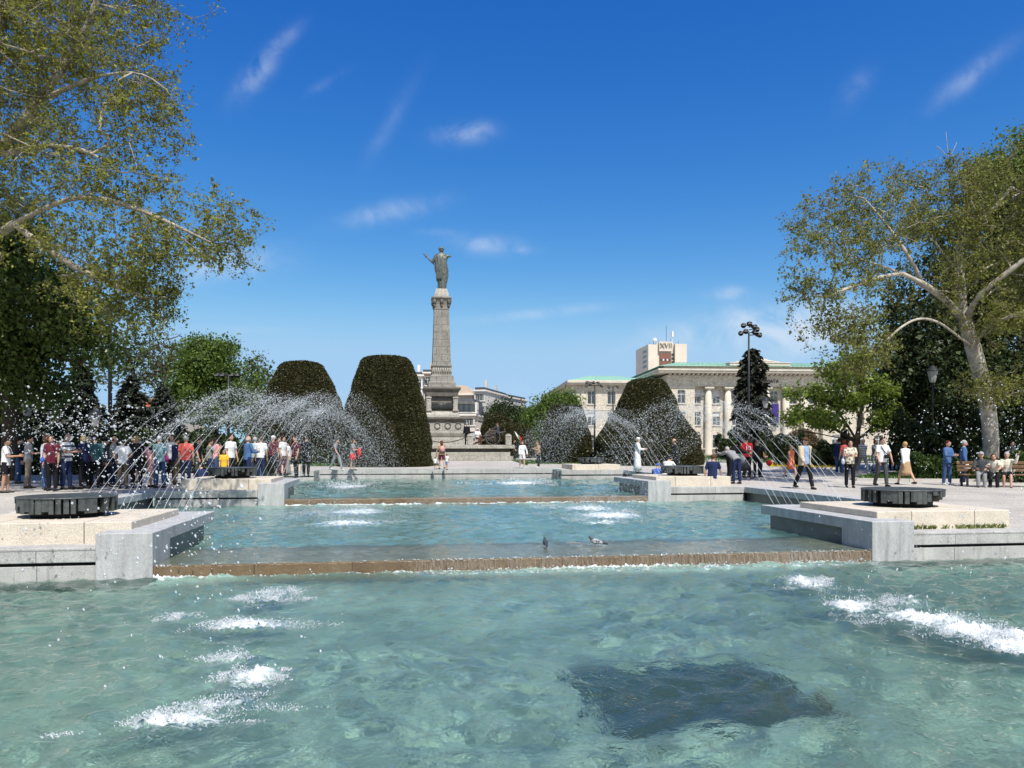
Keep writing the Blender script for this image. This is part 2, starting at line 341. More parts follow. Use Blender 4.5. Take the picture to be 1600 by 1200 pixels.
    # foam: torn by noise
    n3 = N(nt, 'ShaderNodeTexNoise'); n3.inputs['Scale'].default_value = 9; n3.inputs['Detail'].default_value = 7; n3.inputs['Roughness'].default_value = .7; n3.inputs['Distortion'].default_value = 1.2
    mp3 = N(nt, 'ShaderNodeMapping'); mp3.inputs['Scale'].default_value = (.7, 1.3, 1); lk(nt, geo.outputs['Position'], mp3.inputs[0]); lk(nt, mp3.outputs[0], n3.inputs['Vector'])
    ff = M2(nt, 'MULTIPLY', M2(nt, 'SUBTRACT', M2(nt, 'ADD', M2(nt, 'MULTIPLY', foam.outputs['Fac'], .72), n3.outputs[0]), .86), 3.2, True)
    fd = N(nt, 'ShaderNodeBsdfDiffuse'); fd.inputs[0].default_value = (*foamcol, 1); lk(nt, bp.outputs[0], fd.inputs['Normal'])
    fx = N(nt, 'ShaderNodeMixShader'); lk(nt, ff, fx.inputs[0]); lk(nt, sur.outputs[0], fx.inputs[1]); lk(nt, fd.outputs[0], fx.inputs[2])
    lk(nt, fx.outputs[0], out.inputs[0])
    return m
def waves(X, Y, seed, amp, lmin, lmax, n, wind=-1.3, spread=1.1):
    r = np.random.default_rng(seed); Z = np.zeros_like(X)
    Xw = X+.12*np.sin(1.7*Y+.6)+.07*np.sin(4.1*Y-1.1*X); Yw = Y+.12*np.sin(1.9*X+.3)+.06*np.sin(4.7*X+2*Y)
    for _ in range(n):
        l = lmin*(lmax/lmin)**r.random(); k = 2*math.pi/l; a = wind+r.normal()*spread
        Z += amp*l*np.sin(k*(Xw*math.cos(a)+Yw*math.sin(a))+r.random()*6.3)
    return Z
def patches(X, Y, ps):
    Fm = np.zeros_like(X)
    for (x, y, sx, sy, rot, k) in ps:
        c, s = math.cos(rot), math.sin(rot)
        a = ((X-x)*c+(Y-y)*s)/sx; b = (-(X-x)*s+(Y-y)*c)/sy
        Fm = np.maximum(Fm, k*np.exp(-(a*a+b*b)))
    return Fm
def water(name, rects, z, step, m, seed, amp, lm, foam, depthf, aerf=lambda U, V: np.zeros_like(U)):
    Vs, Fs, Ds, Fo, Ae = [], [], [], [], []; base = 0
    for (a, b, c, d) in rects:
        nu, nv = max(2, int((b-a)/step)), max(2, int((d-c)/step))
        U, V = np.meshgrid(np.linspace(a, b, nu), np.linspace(c, d, nv))
        X = O0[0]+U*CU[0]+V*CVV[0]; Y = O0[1]+U*CU[1]+V*CVV[1]
        dep = depthf(U, V); fo = foam(X, Y, U, V)
        env = .45+.6*np.clip(.5+.5*np.sin(X*.55+1.2*np.sin(Y*.4))+.3*np.sin(Y*.9-X*.3), .1, 1.3)
        Z = waves(X, Y, seed, amp, lm[0], lm[1], 70)*np.clip(.25+.75*dep, .2, 1)*env+np.clip(fo-.25,0,1)*.055*np.abs(np.random.default_rng(seed).normal(size=X.shape))*(step<.09)
        if z in RINGS: Z = Z+rings(X, Y, RINGS[z])
        idx = np.arange(nu*nv).reshape(nv, nu)
        q = np.stack([idx[:-1,:-1], idx[:-1,1:], idx[1:,1:], idx[1:,:-1]], -1).reshape(-1, 4)
        Vs.append(np.stack([X, Y, z+Z], -1).reshape(-1, 3)); Fs.append(q+base); base += nu*nv
        Ds.append(dep.ravel()); Fo.append(fo.ravel()); Ae.append(np.clip(aerf(U, V)*(.75+.4*np.sin(U*1.1+2*np.sin(U*.37+seed)))+.35*np.clip(fo, 0, 1), 0, 1).ravel())
    o = np_mesh(name, np.concatenate(Vs), np.concatenate(Fs), m, smooth=True)
    for nm, arr in (('depth', Ds), ('foam', Fo), ('aeration', Ae)):
        at_ = o.data.attributes.new(nm, 'FLOAT', 'POINT'); at_.data.foreach_set('value', np.concatenate(arr).astype(np.float32))
    o.cycles.is_caustics_caster = True
    return tag(o, kind='structure')
def wpt(px, py, z): Y = F*(CZ-z)/(py-HOR); return at(px, Y), Y
def foam_px(lst, z):
    out = []
    for (px, py, wx, wy, rot, k) in lst:
        x, y = wpt(px, py, z); s = F*(CZ-z)/(y*y)    # px of depth per metre
        out.append((x, y, wx/F*y, wy/s, R(rot), k))
    return out
SP1 = foam_px([(270,1128,90,16,8,.9),(330,1105,80,14,20,.75),(395,1060,45,18,10,.9),(365,1030,40,10,0,.7),(385,978,75,9,4,.95),(275,966,30,7,0,.7),(420,935,45,18,0,.62),(210,1130,25,8,0,.6),(420,1110,60,6,0,.5),
    (1262,912,42,13,0,.85),(1330,948,55,9,0,.9),(1412,940,32,9,0,.8),(1445,968,75,14,-8,.95),(1520,988,70,16,-12,1),(1590,1012,70,18,-18,1),(1620,1000,80,20,-15,1)], ZW[0])
SP2 = foam_px([(560,800,60,7,0,.75),(545,818,70,6,0,.8),(470,806,50,9,0,.5),(920,795,60,6,0,.75),(955,806,65,7,0,.85),(945,817,45,4,0,.7)], ZW[1])
SP3 = foam_px([(545,760,40,3.5,0,.85),(812,755,50,3,0,.9),(860,758,20,2,0,.6)], ZW[2])
def rings(X, Y, ps):
    Z = np.zeros_like(X)
    for (x, y, sx, sy, rot, k) in ps:
        r = np.hypot(X-x, Y-y); Z += .011*k*np.sin(r*17+x*9)*np.exp(-r/.55)*(r > .05)
    return Z
RINGS = {}
def foam1(X, Y, U, V):
    f = patches(X, Y, SP1)
    f = np.maximum(f, .70*np.exp(-((V+.05)/.12)**2)*(np.abs(U) < WR)*(.8+.35*np.sin(U*1.3)*np.sin(U*.47+1)))
    return np.maximum(f, .5*np.exp(-((V+.3)/.3)**2)*(np.abs(U) < WR)*(U > -2))
def foam2(X, Y, U, V):
    return np.maximum(patches(X, Y, SP2), .75*np.exp(-((V-12.3)/.15)**2)*(np.abs(U-T2) < WR))
def foam3(X, Y, U, V): return patches(X, Y, SP3)
RINGS[ZW[0]] = SP1; RINGS[ZW[1]] = SP2
W1 = water_mat('water_near', (.15,.27,.215), bscale=8, bstr=.8, turb=.17)
water('water', [(-PW, -10.5, -11.5, -.03), (10.5, PW, -11.5, -.03), (-10.5, 10.5, -11.5, -9.5)], ZW[0], .08, W1, 3, .0068, (.2,.62), lambda X, Y, U, V: patches(X, Y, SP1), lambda U, V: np.ones_like(U))
W2 = water_mat('water_middle', (.13,.28,.26), bscale=7, bstr=.6, turb=.35)
water('water', [(-10.5, 10.5, -9.5, -.03)], ZW[0], .030, W1, 3, .0068, (.15,.62), foam1, lambda U, V: np.ones_like(U), lambda U, V: np.exp(-np.clip((-V-.25)/.8, 0, 9)**1.5)*(np.abs(U) < WR-.1))
sh = lambda v0: (lambda U, V: np.clip((V-v0-1.5)/.9, .05, 1))
water('water', [(-WR, WR, .01, 4.2), (-WW+.02, WW-.02, 4.22, 12.4)], ZW[1], .07, W2, 5, .0056, (.22,.9), foam2, sh(0), lambda U, V: .7*np.exp(-np.clip((12.3-V)/1.6, 0, 9)**1.5))
water('water', [(-WR+T2, WR+T2, 12.46, 16.5), (-WW+.02, WW-.02, 16.52, 26.4), (-6.1, 6.2, 26.42, 28.3)], ZW[2], .12, W2, 8, .0044, (.3,1.4), foam3, lambda U, V: np.clip((V-12.45-.5)/.6, .05, 1))

# ------------------------------------------------------------------ weirs
WEIRM = mat('wet_ochre_stone', (.115,.072,.034), .35, .5, .35, 3.0, .5, 25, col2=(.19,.13,.075), speck=60)
blocks(WEIRM, 1.47, 9, .012, .6, var=.1)
SHELFM = mat('wet_shelf_stone', (.20,.155,.12), .4, .4, .25, 2, .3, 20, col2=(.34,.27,.21), stretch=(1,3,1))
def film_mat():
    m = bpy.data.materials.new('falling_water'); m.use_nodes = True; nt = m.node_tree; nt.nodes.clear()
    out = N(nt, 'ShaderNodeOutputMaterial'); tc = N(nt, 'ShaderNodeTexCoord')
    mp = N(nt, 'ShaderNodeMapping'); mp.inputs['Scale'].default_value = (46, 1, 5); lk(nt, tc.outputs['Object'], mp.inputs[0])
    n = N(nt, 'ShaderNodeTexNoise'); n.inputs['Scale'].default_value = 1; n.inputs['Detail'].default_value = 5; n.inputs['Roughness'].default_value = .75; n.inputs['Distortion'].default_value = .7; lk(nt, mp.outputs[0], n.inputs['Vector'])
    mp2 = N(nt, 'ShaderNodeMapping'); mp2.inputs['Scale'].default_value = (.35, 1, .05); lk(nt, tc.outputs['Object'], mp2.inputs[0])
    n2 = N(nt, 'ShaderNodeTexNoise'); n2.inputs['Scale'].default_value = 1; n2.inputs['Detail'].default_value = 1; lk(nt, mp2.outputs[0], n2.inputs['Vector'])
    sx = N(nt, 'ShaderNodeSeparateXYZ'); lk(nt, tc.outputs['Object'], sx.inputs[0])
    on = M2(nt, 'MULTIPLY', M2(nt, 'ADD', sx.outputs[0], 2.2), 4, True)
    f = M2(nt, 'MULTIPLY', M2(nt, 'MULTIPLY', M2(nt, 'SUBTRACT', M2(nt, 'ADD', n.outputs[0], M2(nt, 'MULTIPLY', n2.outputs[0], .30)), .58), 3.0, True), .8)
    f = M2(nt, 'MULTIPLY', f, M2(nt, 'ADD', M2(nt, 'MULTIPLY', on, .85), .15))
    t = N(nt, 'ShaderNodeBsdfTransparent'); d = N(nt, 'ShaderNodeBsdfPrincipled'); d.inputs['Base Color'].default_value = (.40,.345,.30,1); d.inputs['Roughness'].default_value = .12
    mx = N(nt, 'ShaderNodeMixShader'); lk(nt, f, mx.inputs[0]); lk(nt, t.outputs[0], mx.inputs[1]); lk(nt, d.outputs[0], mx.inputs[2]); lk(nt, mx.outputs[0], out.inputs[0])
    return m
FILM = film_mat()
DROP = mat('water_drops', (.80,.83,.86), .06, .8)
b_ = DROP.node_tree.nodes['Principled BSDF']; b_.inputs['Transmission Weight'].default_value = .25; b_.inputs['IOR'].default_value = 1.33
for n_, k_ in ((DROP, .42),):
    t_ = n_.node_tree; x_ = N(t_, 'ShaderNodeMixShader'); x_.inputs[0].default_value = k_; lk(t_, b_.outputs[0], x_.inputs[1]); lk(t_, N(t_, 'ShaderNodeBsdfTransparent').outputs[0], x_.inputs[2]); lk(t_, x_.outputs[0], t_.nodes['Material Output'].inputs[0])
STREAM = mat('water_stream', (.80,.83,.86), .06, .8); t_ = STREAM.node_tree; x_ = N(t_, 'ShaderNodeMixShader'); x_.inputs[0].default_value = .55; lk(t_, t_.nodes['Principled BSDF'].outputs[0], x_.inputs[1]); lk(t_, N(t_, 'ShaderNodeBsdfTransparent').outputs[0], x_.inputs[2]); lk(t_, x_.outputs[0], t_.nodes['Material Output'].inputs[0])
ICO = None
def ico():
    global ICO
    if ICO is None:
        bm = bmesh.new(); bmesh.ops.create_icosphere(bm, subdivisions=1, radius=1)
        ICO = (np.array([v.co[:] for v in bm.verts]), np.array([[v.index for v in f.verts] for f in bm.faces])); bm.free()
    return ICO
def drops(C, Rr, D=None, st=None):
    """C (n,3) centres, Rr (n) radii, D (n,3) stretch dirs, st (n) stretch factors -> verts, faces"""
    v, f = ico(); n = len(C)
    Vv = v[None]*Rr[:,None,None]*(1+.45*rng.normal(size=(n,len(v),1)).clip(-1,1.4))
    if D is not None:
        D = D/np.maximum(1e-6, np.linalg.norm(D, axis=1, keepdims=True))
        pr = (Vv*D[:,None]).sum(-1, keepdims=True)
        Vv = Vv+D[:,None]*pr*(st[:,None,None]-1)
    Vv = Vv+C[:,None]
    return Vv.reshape(-1,3), (f[None]+np.arange(n)[:,None,None]*len(v)).reshape(-1,3)
def weir(v0, off, zt, zb, shelf, label):
    root = empty('weir_step', label, 'weir', (*L2W(off, v0), 0), TH)
    mb = MB(); mb.box(-WR, WR, 0, shelf, zb-.5, zt-.018)
    st_ = mb.build('stone_step', WEIRM, root, bevel=.012); MB().box(-WR+.01, WR-.01, .05, shelf-.01, zt-.03, zt-.012).build('lip_shelf', SHELFM, st_)
    f = MB(); nx = 160
    for i in range(nx):
        x0 = -WR+2*WR*i/nx; x1 = x0+2*WR/nx
        f.add([(x0,-.012,zt-.012),(x1,-.012,zt-.012),(x1,-.05,zb-.02),(x0,-.05,zb-.02)], [(0,3,2,1)])
    tag(f.build('water_curtain', FILM, root), kind=None)
    n = 900 if v0 < 5 else 240
    x = rng.uniform(-WR, WR, n); k = rng.random(n) < (.25+.75*(x > -2))
    x = x[k]; n = len(x); lip = rng.random(n) < .45
    C = np.stack([x, np.where(lip, -.015, -.06-.1*rng.random(n)), np.where(lip, zt+rng.normal(0,.006,n), zb+.01+.05*rng.random(n)**2)], -1)
    V, Fc = drops(C, rng.uniform(.003,.010,n), np.stack([rng.normal(size=n),np.zeros(n),.2*np.ones(n)],-1), np.full(n,1.9))
    tag(np_mesh('lip_droplets', V, Fc, DROP, root, True), kind='stuff')
weir(0, 0, ZW[1], ZW[0], 2.0, 'long wet ochre stone weir step between the nearest and the middle pool')
weir(12.45, T2, ZW[2], ZW[1], .7, 'long ochre stone weir step between the middle and the farthest pool')

# ------------------------------------------------------------------ stone wings of each tier
def wing(tier, s, v0, off, zd, zu, ulen, words):
    g = 'fountain wing walls'
    ox, oy = L2W(off, v0)
    U = lambda a, b: (min(s*a, s*b), max(s*a, s*b))
    # pier and cantilevered side beam
    p = empty('fountain_pier', words+' grey granite pier ending the weir, with side beam', 'pier', (ox, oy, 0), TH, 'granite corner piers')
    zt = zu+.49
    a, b = U(WR, WR+.80)
    MB().box(a, b, -.02, .9, zd-.6, zt).build('pier_block', GRANITE, p, bevel=.012)
    a, b = U(WR+.02, WR+.85); MB().box(a, b, .905, 4.1, zt-.20, zt-.003).build('side_beam', GRANITE, p, bevel=.01)
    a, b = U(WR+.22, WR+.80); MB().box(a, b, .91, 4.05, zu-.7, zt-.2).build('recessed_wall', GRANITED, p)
    a, b = U(WR+.86, WW+.1); MB().box(a, b, 3.25, 4.1, zt-.18, zt-.006).build('back_slab', GRANITE, p, bevel=.01)
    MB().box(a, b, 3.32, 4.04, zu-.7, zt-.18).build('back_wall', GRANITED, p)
    # coping
    c = empty('pool_coping', words+' pale grey stone coping with a dark shadow joint', 'coping', (ox, oy, 0), TH, 'pool copings')
    a, b = U(WR+.81, ulen); zc = zd+.47
    MB().box(a, b, .02, .55, zd+.25, zc).build('coping_slab', COPE, c, bevel=.012)
    MB().box(a, b, .16, .5, zd+.20, zd+.25).build('joint', BLACK, c)  # black fill paints the shade in the recess under the slab
    MB().box(a, b, .05, .5, zd-.5, zd+.20).build('lower_wall', COPE, c, bevel=.008)
    # beige block carrying the drum
    k = empty('stone_block', words+' rough beige limestone block under a bronze drum', 'stone block', (ox, oy, 0), TH, 'beige limestone blocks')
    a, b = U(6.35, 9.05)
    MB().box(a, b, .56, 3.24, zd+.30, zu+.61).build('block_body', BEIGE, k, bevel=.015)
    return p
def drum(s, v0, off, z, words, uc=7.78, vc=1.85, r=.76):
    x, y = L2W(off+s*uc, v0+vc)
    d = empty('bronze_drum', words, 'fountain drum', (x, y, z), TH, 'dark bronze fountain drums')
    MB().lathe([(.54,0),(.54,.13)], n=28).build('drum_base', BLACK, d, True)
    m = MB(); n = 44; rr = random.Random(int(v0*7+s*3+9))
    # a ring of upright staves of uneven length, slots between some of them
    for i in range(n):
        a0 = 2*math.pi*i/n; a1 = 2*math.pi*(i+rr.choice([1,1,1,.72,.8]))/n
        zb = rr.choice([.08,.08,.08,.08,.12,.2,.24]) ; ri = r-.10; ro = r-rr.choice([0,0,0,.012,.03])
        if rr.random() < .08: continue
        pts = [(ri*math.cos(a0),ri*math.sin(a0)),(ro*math.cos(a0),ro*math.sin(a0)),(ro*math.cos(a1),ro*math.sin(a1)),(ri*math.cos(a1),ri*math.sin(a1))]
        m.prism(pts, zb, .325)
    m.build('drum_staves', DRUMM, d, bevel=.006, seg=1)
    MB().lathe([(r-.11,.12),(r-.11,.31)], n=32).build('drum_core', BLACK, d, True)
    MB().lathe([(r+.005,.322),(r+.012,.332),(r-.0,.345),(r-.4,.355),(.05,.358)], n=44).build('drum_lid', DRUMM, d)
for (tier, v0, off, zd, zu, ul) in ((1, 0, 0, ZW[0], ZW[1], 16.4), (2, 12.45, T2, ZW[1], ZW[2], 9.5)):
    for s in (-1, 1):
        side = 'left' if s < 0 else 'right'; dist = 'front' if tier == 1 else 'middle tier'
        wing(tier, s, v0, off, zd, zu, ul if not (tier == 2) else ul-s*off, f'{dist} {side}')
        drum(s, v0, off, zu+.61, f'dark slotted bronze drum on the {dist} {side} beige block')
for s in (-1, 1):
    side = 'left' if s < 0 else 'right'
    # side walls of the wide part of pools 2 and 3
    for (va, vb, zw, nm) in ((4.9, 12.98, ZW[1], 'middle'), (17.3, 27.0, ZW[2], 'farthest')):
        c = empty('pool_side_wall', f'grey granite {side} side wall of the {nm} pool with dark recess below', 'pool wall', (O0[0], O0[1], 0), TH, 'pool side walls')
        a, b = sorted((s*WW, s*(WW+.6)))
        MB().box(a, b, va, vb, zw+.27, zw+.46).build('wall_cap', GRANITE, c, bevel=.012)
        a, b = sorted((s*(WW+.18), s*(WW+.5)))
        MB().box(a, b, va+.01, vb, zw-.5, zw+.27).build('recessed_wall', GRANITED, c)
    # third tier: coping, short return and beige wall
    c = empty('pool_coping', f'far {side} stone coping of the farthest pool beside its beige wall', 'coping', (O0[0], O0[1], 0), TH, 'pool copings')
    a, b = sorted((s*6.2, s*9.6)); zw = ZW[2]
    MB().box(a, b, 26.45, 27.0, zw+.24, zw+.46).build('coping_slab', COPE, c, bevel=.012)
    MB().box(a, b, 26.5, 26.95, zw-.5, zw+.20).build('lower_wall', COPE, c, bevel=.01)
    MB().box(a, b, 26.62, 26.95, zw+.20, zw+.24).build('joint', BLACK, c)  # black strip painted as the recess shade
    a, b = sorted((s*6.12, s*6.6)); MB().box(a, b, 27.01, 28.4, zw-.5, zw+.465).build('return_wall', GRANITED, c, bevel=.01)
    k = empty('stone_block', f'far {side} rough beige limestone block behind the farthest pool', 'stone block', (O0[0], O0[1], 0), TH, 'beige limestone blocks')
    a, b = sorted((s*6.9, s*9.5)); MB().box(a, b, 27.02, 29.6, zw+.30, zw+.75).build('block_body', BEIGE, k, bevel=.015)
    drum(s, 26.5, 0, zw+.75, f'dark slotted bronze drum on the far {side} beige block', 8.25, 1.8, .7)
c = empty('pool_coping', 'pale stone back coping along the far end of the farthest pool', 'coping', (O0[0], O0[1], 0), TH, 'pool copings')
MB().box(-6.11, 6.11, 28.3, 28.9, .22, .43).build('coping_slab', COPE, c, bevel=.012)
MB().box(-6.11, 6.11, 28.45, 28.85, .17, .22).build('joint', BLACK, c)  # shade of the gap put in as a black strip
MB().box(-6.11, 6.11, 28.34, 28.85, -.6, .17).build('lower_wall', COPE, c, bevel=.01)
# ------------------------------------------------------------------ vegetation
def leaf_mat(n, col, isl=.45, tr=.3, rough=.5): return mat(n, col, rough, .3, island=isl, trans=tr)
def leaves(C, size, up=.3, jit=.35, asp=.62, dirs=None, fold=True):
    """kite shaped leaves at C -> verts, quads"""
    n = len(C)
    if dirs is None:
        t = rng.normal(size=(n,3)); t[:,2] -= .25
    else: t = dirs+rng.normal(size=(n,3))*.35
    t /= np.linalg.norm(t, axis=1, keepdims=True)
    nn = rng.normal(size=(n,3)); nn[:,2] += up*3
    b = np.cross(t, nn); b /= np.maximum(1e-6, np.linalg.norm(b, axis=1, keepdims=True))
    s = (size*np.exp(rng.normal(size=n)*jit))[:,None]
    nrm = np.cross(b, t)
    V = np.stack([C-t*s*.5, C+b*s*asp*.5+t*s*.08+nrm*s*.12, C+t*s*.5, C-b*s*asp*.5+t*s*.08+nrm*s*.12], 1)
    return V.reshape(-1,3), np.arange(n*4).reshape(n,4)
def envelope(n, ells, shell=.55, gap=0, gs=1.0, seed=0):
    r = np.random.default_rng(seed); P = []
    w = np.array([e[6] if len(e) > 6 else e[3]*e[4]*e[5] for e in ells]); w = w/w.sum()
    ph = r.random(6)*6.3
    while len(P) < n:
        e = ells[r.choice(len(ells), p=w)]
        d = r.normal(size=3); d /= np.linalg.norm(d)
        rad = r.random()**(1/3) if r.random() > shell else .8+.2*r.random()
        bump = 1+.14*math.sin(5*d[0]+ph[0])*math.sin(5*d[1]+ph[1])+.10*math.sin(9*d[2]+ph[2])
        p = np.array(e[:3])+d*rad*bump*np.array(e[3:6])
        if gap:
            q = math.sin(p[0]*gs+ph[3])+math.sin(p[1]*gs*1.1+ph[4])+math.sin(p[2]*gs*1.3+ph[5])
            if q < gap-1.6 and r.random() < .9: continue
        P.append(p)
    return np.array(P)
def grow(limbs, att, step=.5, r0=.010, pw=.47, sag=0, seed=0, up=.35):
    """limbs: polylines (lists of points; the first is the trunk, others start at a point near an existing limb). returns node arrays"""
    r = np.random.default_rng(seed); P = []; par = []; fixed = []
    for li, L in enumerate(limbs):
        L = [np.array(p, float) for p in L]; prev = -1
        for _ in range(2):
            if len(L) > 2: L = [L[0]]+[q for a, b in zip(L[:-1], L[1:]) for q in (a*.75+b*.25, a*.25+b*.75)][1:-1]+[L[-1]]
        if li: prev = int(np.argmin([np.linalg.norm(q-L[0]) for q in P])); 
        pts = []
        for a, b in zip(L[:-1], L[1:]):
            k = max(1, int(np.linalg.norm(b-a)/step))
            pts += [a+(b-a)*i/k+(r.normal(size=3)*.035*step if i else 0) for i in range(k)]
        pts.append(L[-1])
        if li: pts = pts[1:]
        for p in pts: P.append(p); par.append(prev); prev = len(P)-1
    root = np.array(limbs[0][0])
    trunk_n = len(P)
    lim = np.array(P)
    dd = [np.min(np.linalg.norm(lim-a, axis=1)) for a in att]
    buf = np.zeros((len(P)+len(att)*40, 3)); buf[:len(P)] = P; nP = len(P); tips = []
    zmin = min(3.0, (max(p[2] for p in P)-root[2])*.3)+root[2]
    for ai in np.argsort(dd):
        a = att[ai]; D = np.linalg.norm(buf[:nP]-a, axis=1)+up*np.maximum(0, buf[:nP,2]-a[2])+np.where(buf[:nP,2] < zmin, 2, 0)
        q = int(np.argmin(D)); p0 = buf[q].copy(); d = np.linalg.norm(a-p0); k = max(1, int(d/step)); k = min(k, 30)
        bul = r.normal(size=3)*.10*d; bul[2] += (.10-sag)*d
        prev = q
        for i in range(1, k+1):
            t = i/k; p = p0+(a-p0)*t+bul*math.sin(math.pi*t)+(r.normal(size=3)*.05*step if i < k else 0)
            buf[nP] = p; par.append(prev); prev = nP; nP += 1
        tips.append(prev)
    P = buf[:nP]; par = np.array(par); cnt = np.zeros(nP)
    cnt[tips] += 1; cnt[:trunk_n] += .02
    for i in range(nP-1, -1, -1):
        if par[i] >= 0: cnt[par[i]] += cnt[i]
    cnt[:trunk_n] = np.maximum(cnt[:trunk_n], 12); rad = r0*np.maximum(cnt, 1)**pw
    return P, par, rad, np.array(tips)
def wood_mesh(P, par, rad, rtrunk=None, minr=0):
    n = len(P); kids = [[] for _ in range(n)]
    for i, p in enumerate(par):
        if p >= 0: kids[p].append(i)
    mb = MB(); stack = [i for i in range(n) if par[i] < 0]; seen = set()
    if rtrunk: rad = rad*(rtrunk/rad[0]) if rad[0] > rtrunk else np.where(True, rad*(1+(rtrunk/rad[0]-1)*np.clip(rad/rad[0],0,1)), rad)
    while stack:
        s = stack.pop(); ch = []
        if par[s] >= 0: ch.append(par[s])
        c = s
        while True:
            ch.append(c)
            if not kids[c]: break
            k = max(kids[c], key=lambda j: rad[j])
            stack += [j for j in kids[c] if j != k]
            c = k
        if len(ch) < 2: continue
        rr = [rad[j] for j in ch]
        if par[s] >= 0: rr[0] = min(rad[ch[0]], rr[1]*1.25)
        if max(rr) < minr: continue
        rr[-1] *= .5
        mb.tube([P[j] for j in ch], [float(x) for x in rr], 9 if rr[0] > .12 else (6 if rr[0] > .04 else (4 if rr[0] > .018 else 3)))
    return mb
def tree(name, label, cat, base, limbs, att, bark, leafm, nl, ls, spread, step=.5, r0=.01, pw=.47, rtrunk=None, group=None, seed=0, sag=0, extra=None, up=.3, lasp=.62, along=.6, twigs=0, tl=.42, tr=.0045):
    root = empty(name, label, cat, base, 0, group); b = np.array(base)
    P, par, rad, tips = grow([[np.array(p)-b for p in L] for L in limbs], att-b, step, r0, pw, sag, seed)
    TW = None
    if twigs:
        r = np.random.default_rng(seed+3); T0 = np.repeat(P[tips], twigs, 0); pp = np.repeat(P[np.maximum(par[tips],0)], twigs, 0); dirn = T0-pp; dirn /= np.maximum(1e-6, np.linalg.norm(dirn, axis=1, keepdims=True))
        T0 = T0-(T0-pp)*r.random((len(T0),1))*.9; dd = dirn*.6+r.normal(size=T0.shape)*.7; dd[:,2] += .05; dd /= np.linalg.norm(dd, axis=1, keepdims=True); Lg = tl*(.5+.8*r.random((len(T0),1)))
        Tm = T0+dd*Lg*.55; d2 = dd+r.normal(size=dd.shape)*.35; T1 = Tm+d2*Lg*.45; TW = (T0, Tm, T1)
        k = max(1, int(nl/twigs)); s = 1-r.random((len(T0),k,1))**1.5*.75; Q = np.where(s < .55, T0[:,None]+(Tm-T0)[:,None]*s/.55, Tm[:,None]+(T1-Tm)[:,None]*(s-.55)/.45)
        C = (Q+r.normal(size=Q.shape)*spread).reshape(-1,3); V, Fq = leaves(C, ls, up, .33, lasp); np_mesh('crown', V, Fq, leafm, root)
    elif nl:
        C = []
        r = np.random.default_rng(seed+1)
        for t in tips:
            seq = [t]
            while len(seq) < 4 and par[seq[-1]] >= 0: seq.append(par[seq[-1]])
            k = max(1, int(nl*(.5+r.random())))
            s = r.random(k)*min(len(seq)-1, 1+2*along)
            i0 = s.astype(int).clip(0, len(seq)-1); i1 = (i0+1).clip(0, len(seq)-1); fr_ = (s-i0)[:,None]
            Q = P[np.array(seq)]
            C.append(Q[i0]*(1-fr_)+Q[i1]*fr_+r.normal(size=(k,3))*spread)
        C = np.concatenate(C)
        V, Fq = leaves(C, ls, up, asp=lasp)
        np_mesh('crown', V, Fq, leafm, root)
    wood_mesh(P, par, rad, rtrunk).build('trunk', bark, root, True)
    if TW is not None:
        wm_ = MB()
        for A, B, ra, rb in ((TW[0], TW[1], tr, tr*.75), (TW[1], TW[2], tr*.75, tr*.3)):
            d = B-A; a = np.cross(d, [.3,.2,1]); a /= np.maximum(1e-6, np.linalg.norm(a, axis=1, keepdims=True)); b2 = np.cross(d, a); b2 /= np.maximum(1e-6, np.linalg.norm(b2, axis=1, keepdims=True))
            rings = [X+(a*math.cos(t)+b2*math.sin(t))*q for X, q in ((A,ra),(B,rb)) for t in (0,2.094,4.189)]
            V6 = np.stack(rings, 1).reshape(-1,3).tolist(); o_ = len(wm_.v); wm_.v += V6
            for i in range(len(A)):
                j = o_+6*i; wm_.f += [(j,j+1,j+4,j+3),(j+1,j+2,j+5,j+4),(j+2,j,j+3,j+5)]
        wm_.build('twigs', TWIGB, root)
    return root
PLANEB = mat('plane_bark', (.19,.165,.125), .85, .15, 0, 2.8, .3, 18, col2=(.54,.50,.42))
DARKB = mat('dark_bark', (.07,.055,.042), .9, .1, .3, 8, .4, 30)
TWIGB = mat('twig_bark', (.12,.095,.06), .85, .1, .3, 8)
PLANEB2 = mat('plane_bark_grey', (.15,.125,.095), .85, .15, 0, 3.2, .3, 18, col2=(.44,.40,.33))
PLANEL = leaf_mat('plane_leaf', (.215,.225,.042), .5, .45)
PLANEL2 = leaf_mat('plane_leaf_right', (.195,.210,.045), .5, .45)
MAPLEL = leaf_mat('maple_leaf', (.10,.145,.03), .5, .4)
DEEPL = leaf_mat('deep_leaf', (.040,.060,.020), .5, .25)
LIMEL = leaf_mat('bright_leaf', (.115,.175,.035), .4, .4)
OLIVEL = leaf_mat('olive_leaf', (.085,.12,.045), .4, .3)
HAWL = leaf_mat('hawthorn_leaf', (.20,.27,.045), .4, .4)
NEEDLE = leaf_mat('spruce_needle', (.050,.062,.045), .45, .1, .7)
NEEDLE2 = leaf_mat('spruce_needle_dark', (.030,.034,.022), .45, .1, .7)
YEW = leaf_mat('yew_leaf', (.047,.047,.015), .6, .12, .5)
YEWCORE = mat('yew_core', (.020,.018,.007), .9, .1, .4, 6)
HEDGEL = leaf_mat('hedge_leaf', (.055,.095,.02), .5, .25)
PX = lambda px, py, Y: (at(px, Y), Y, zat(py, Y))
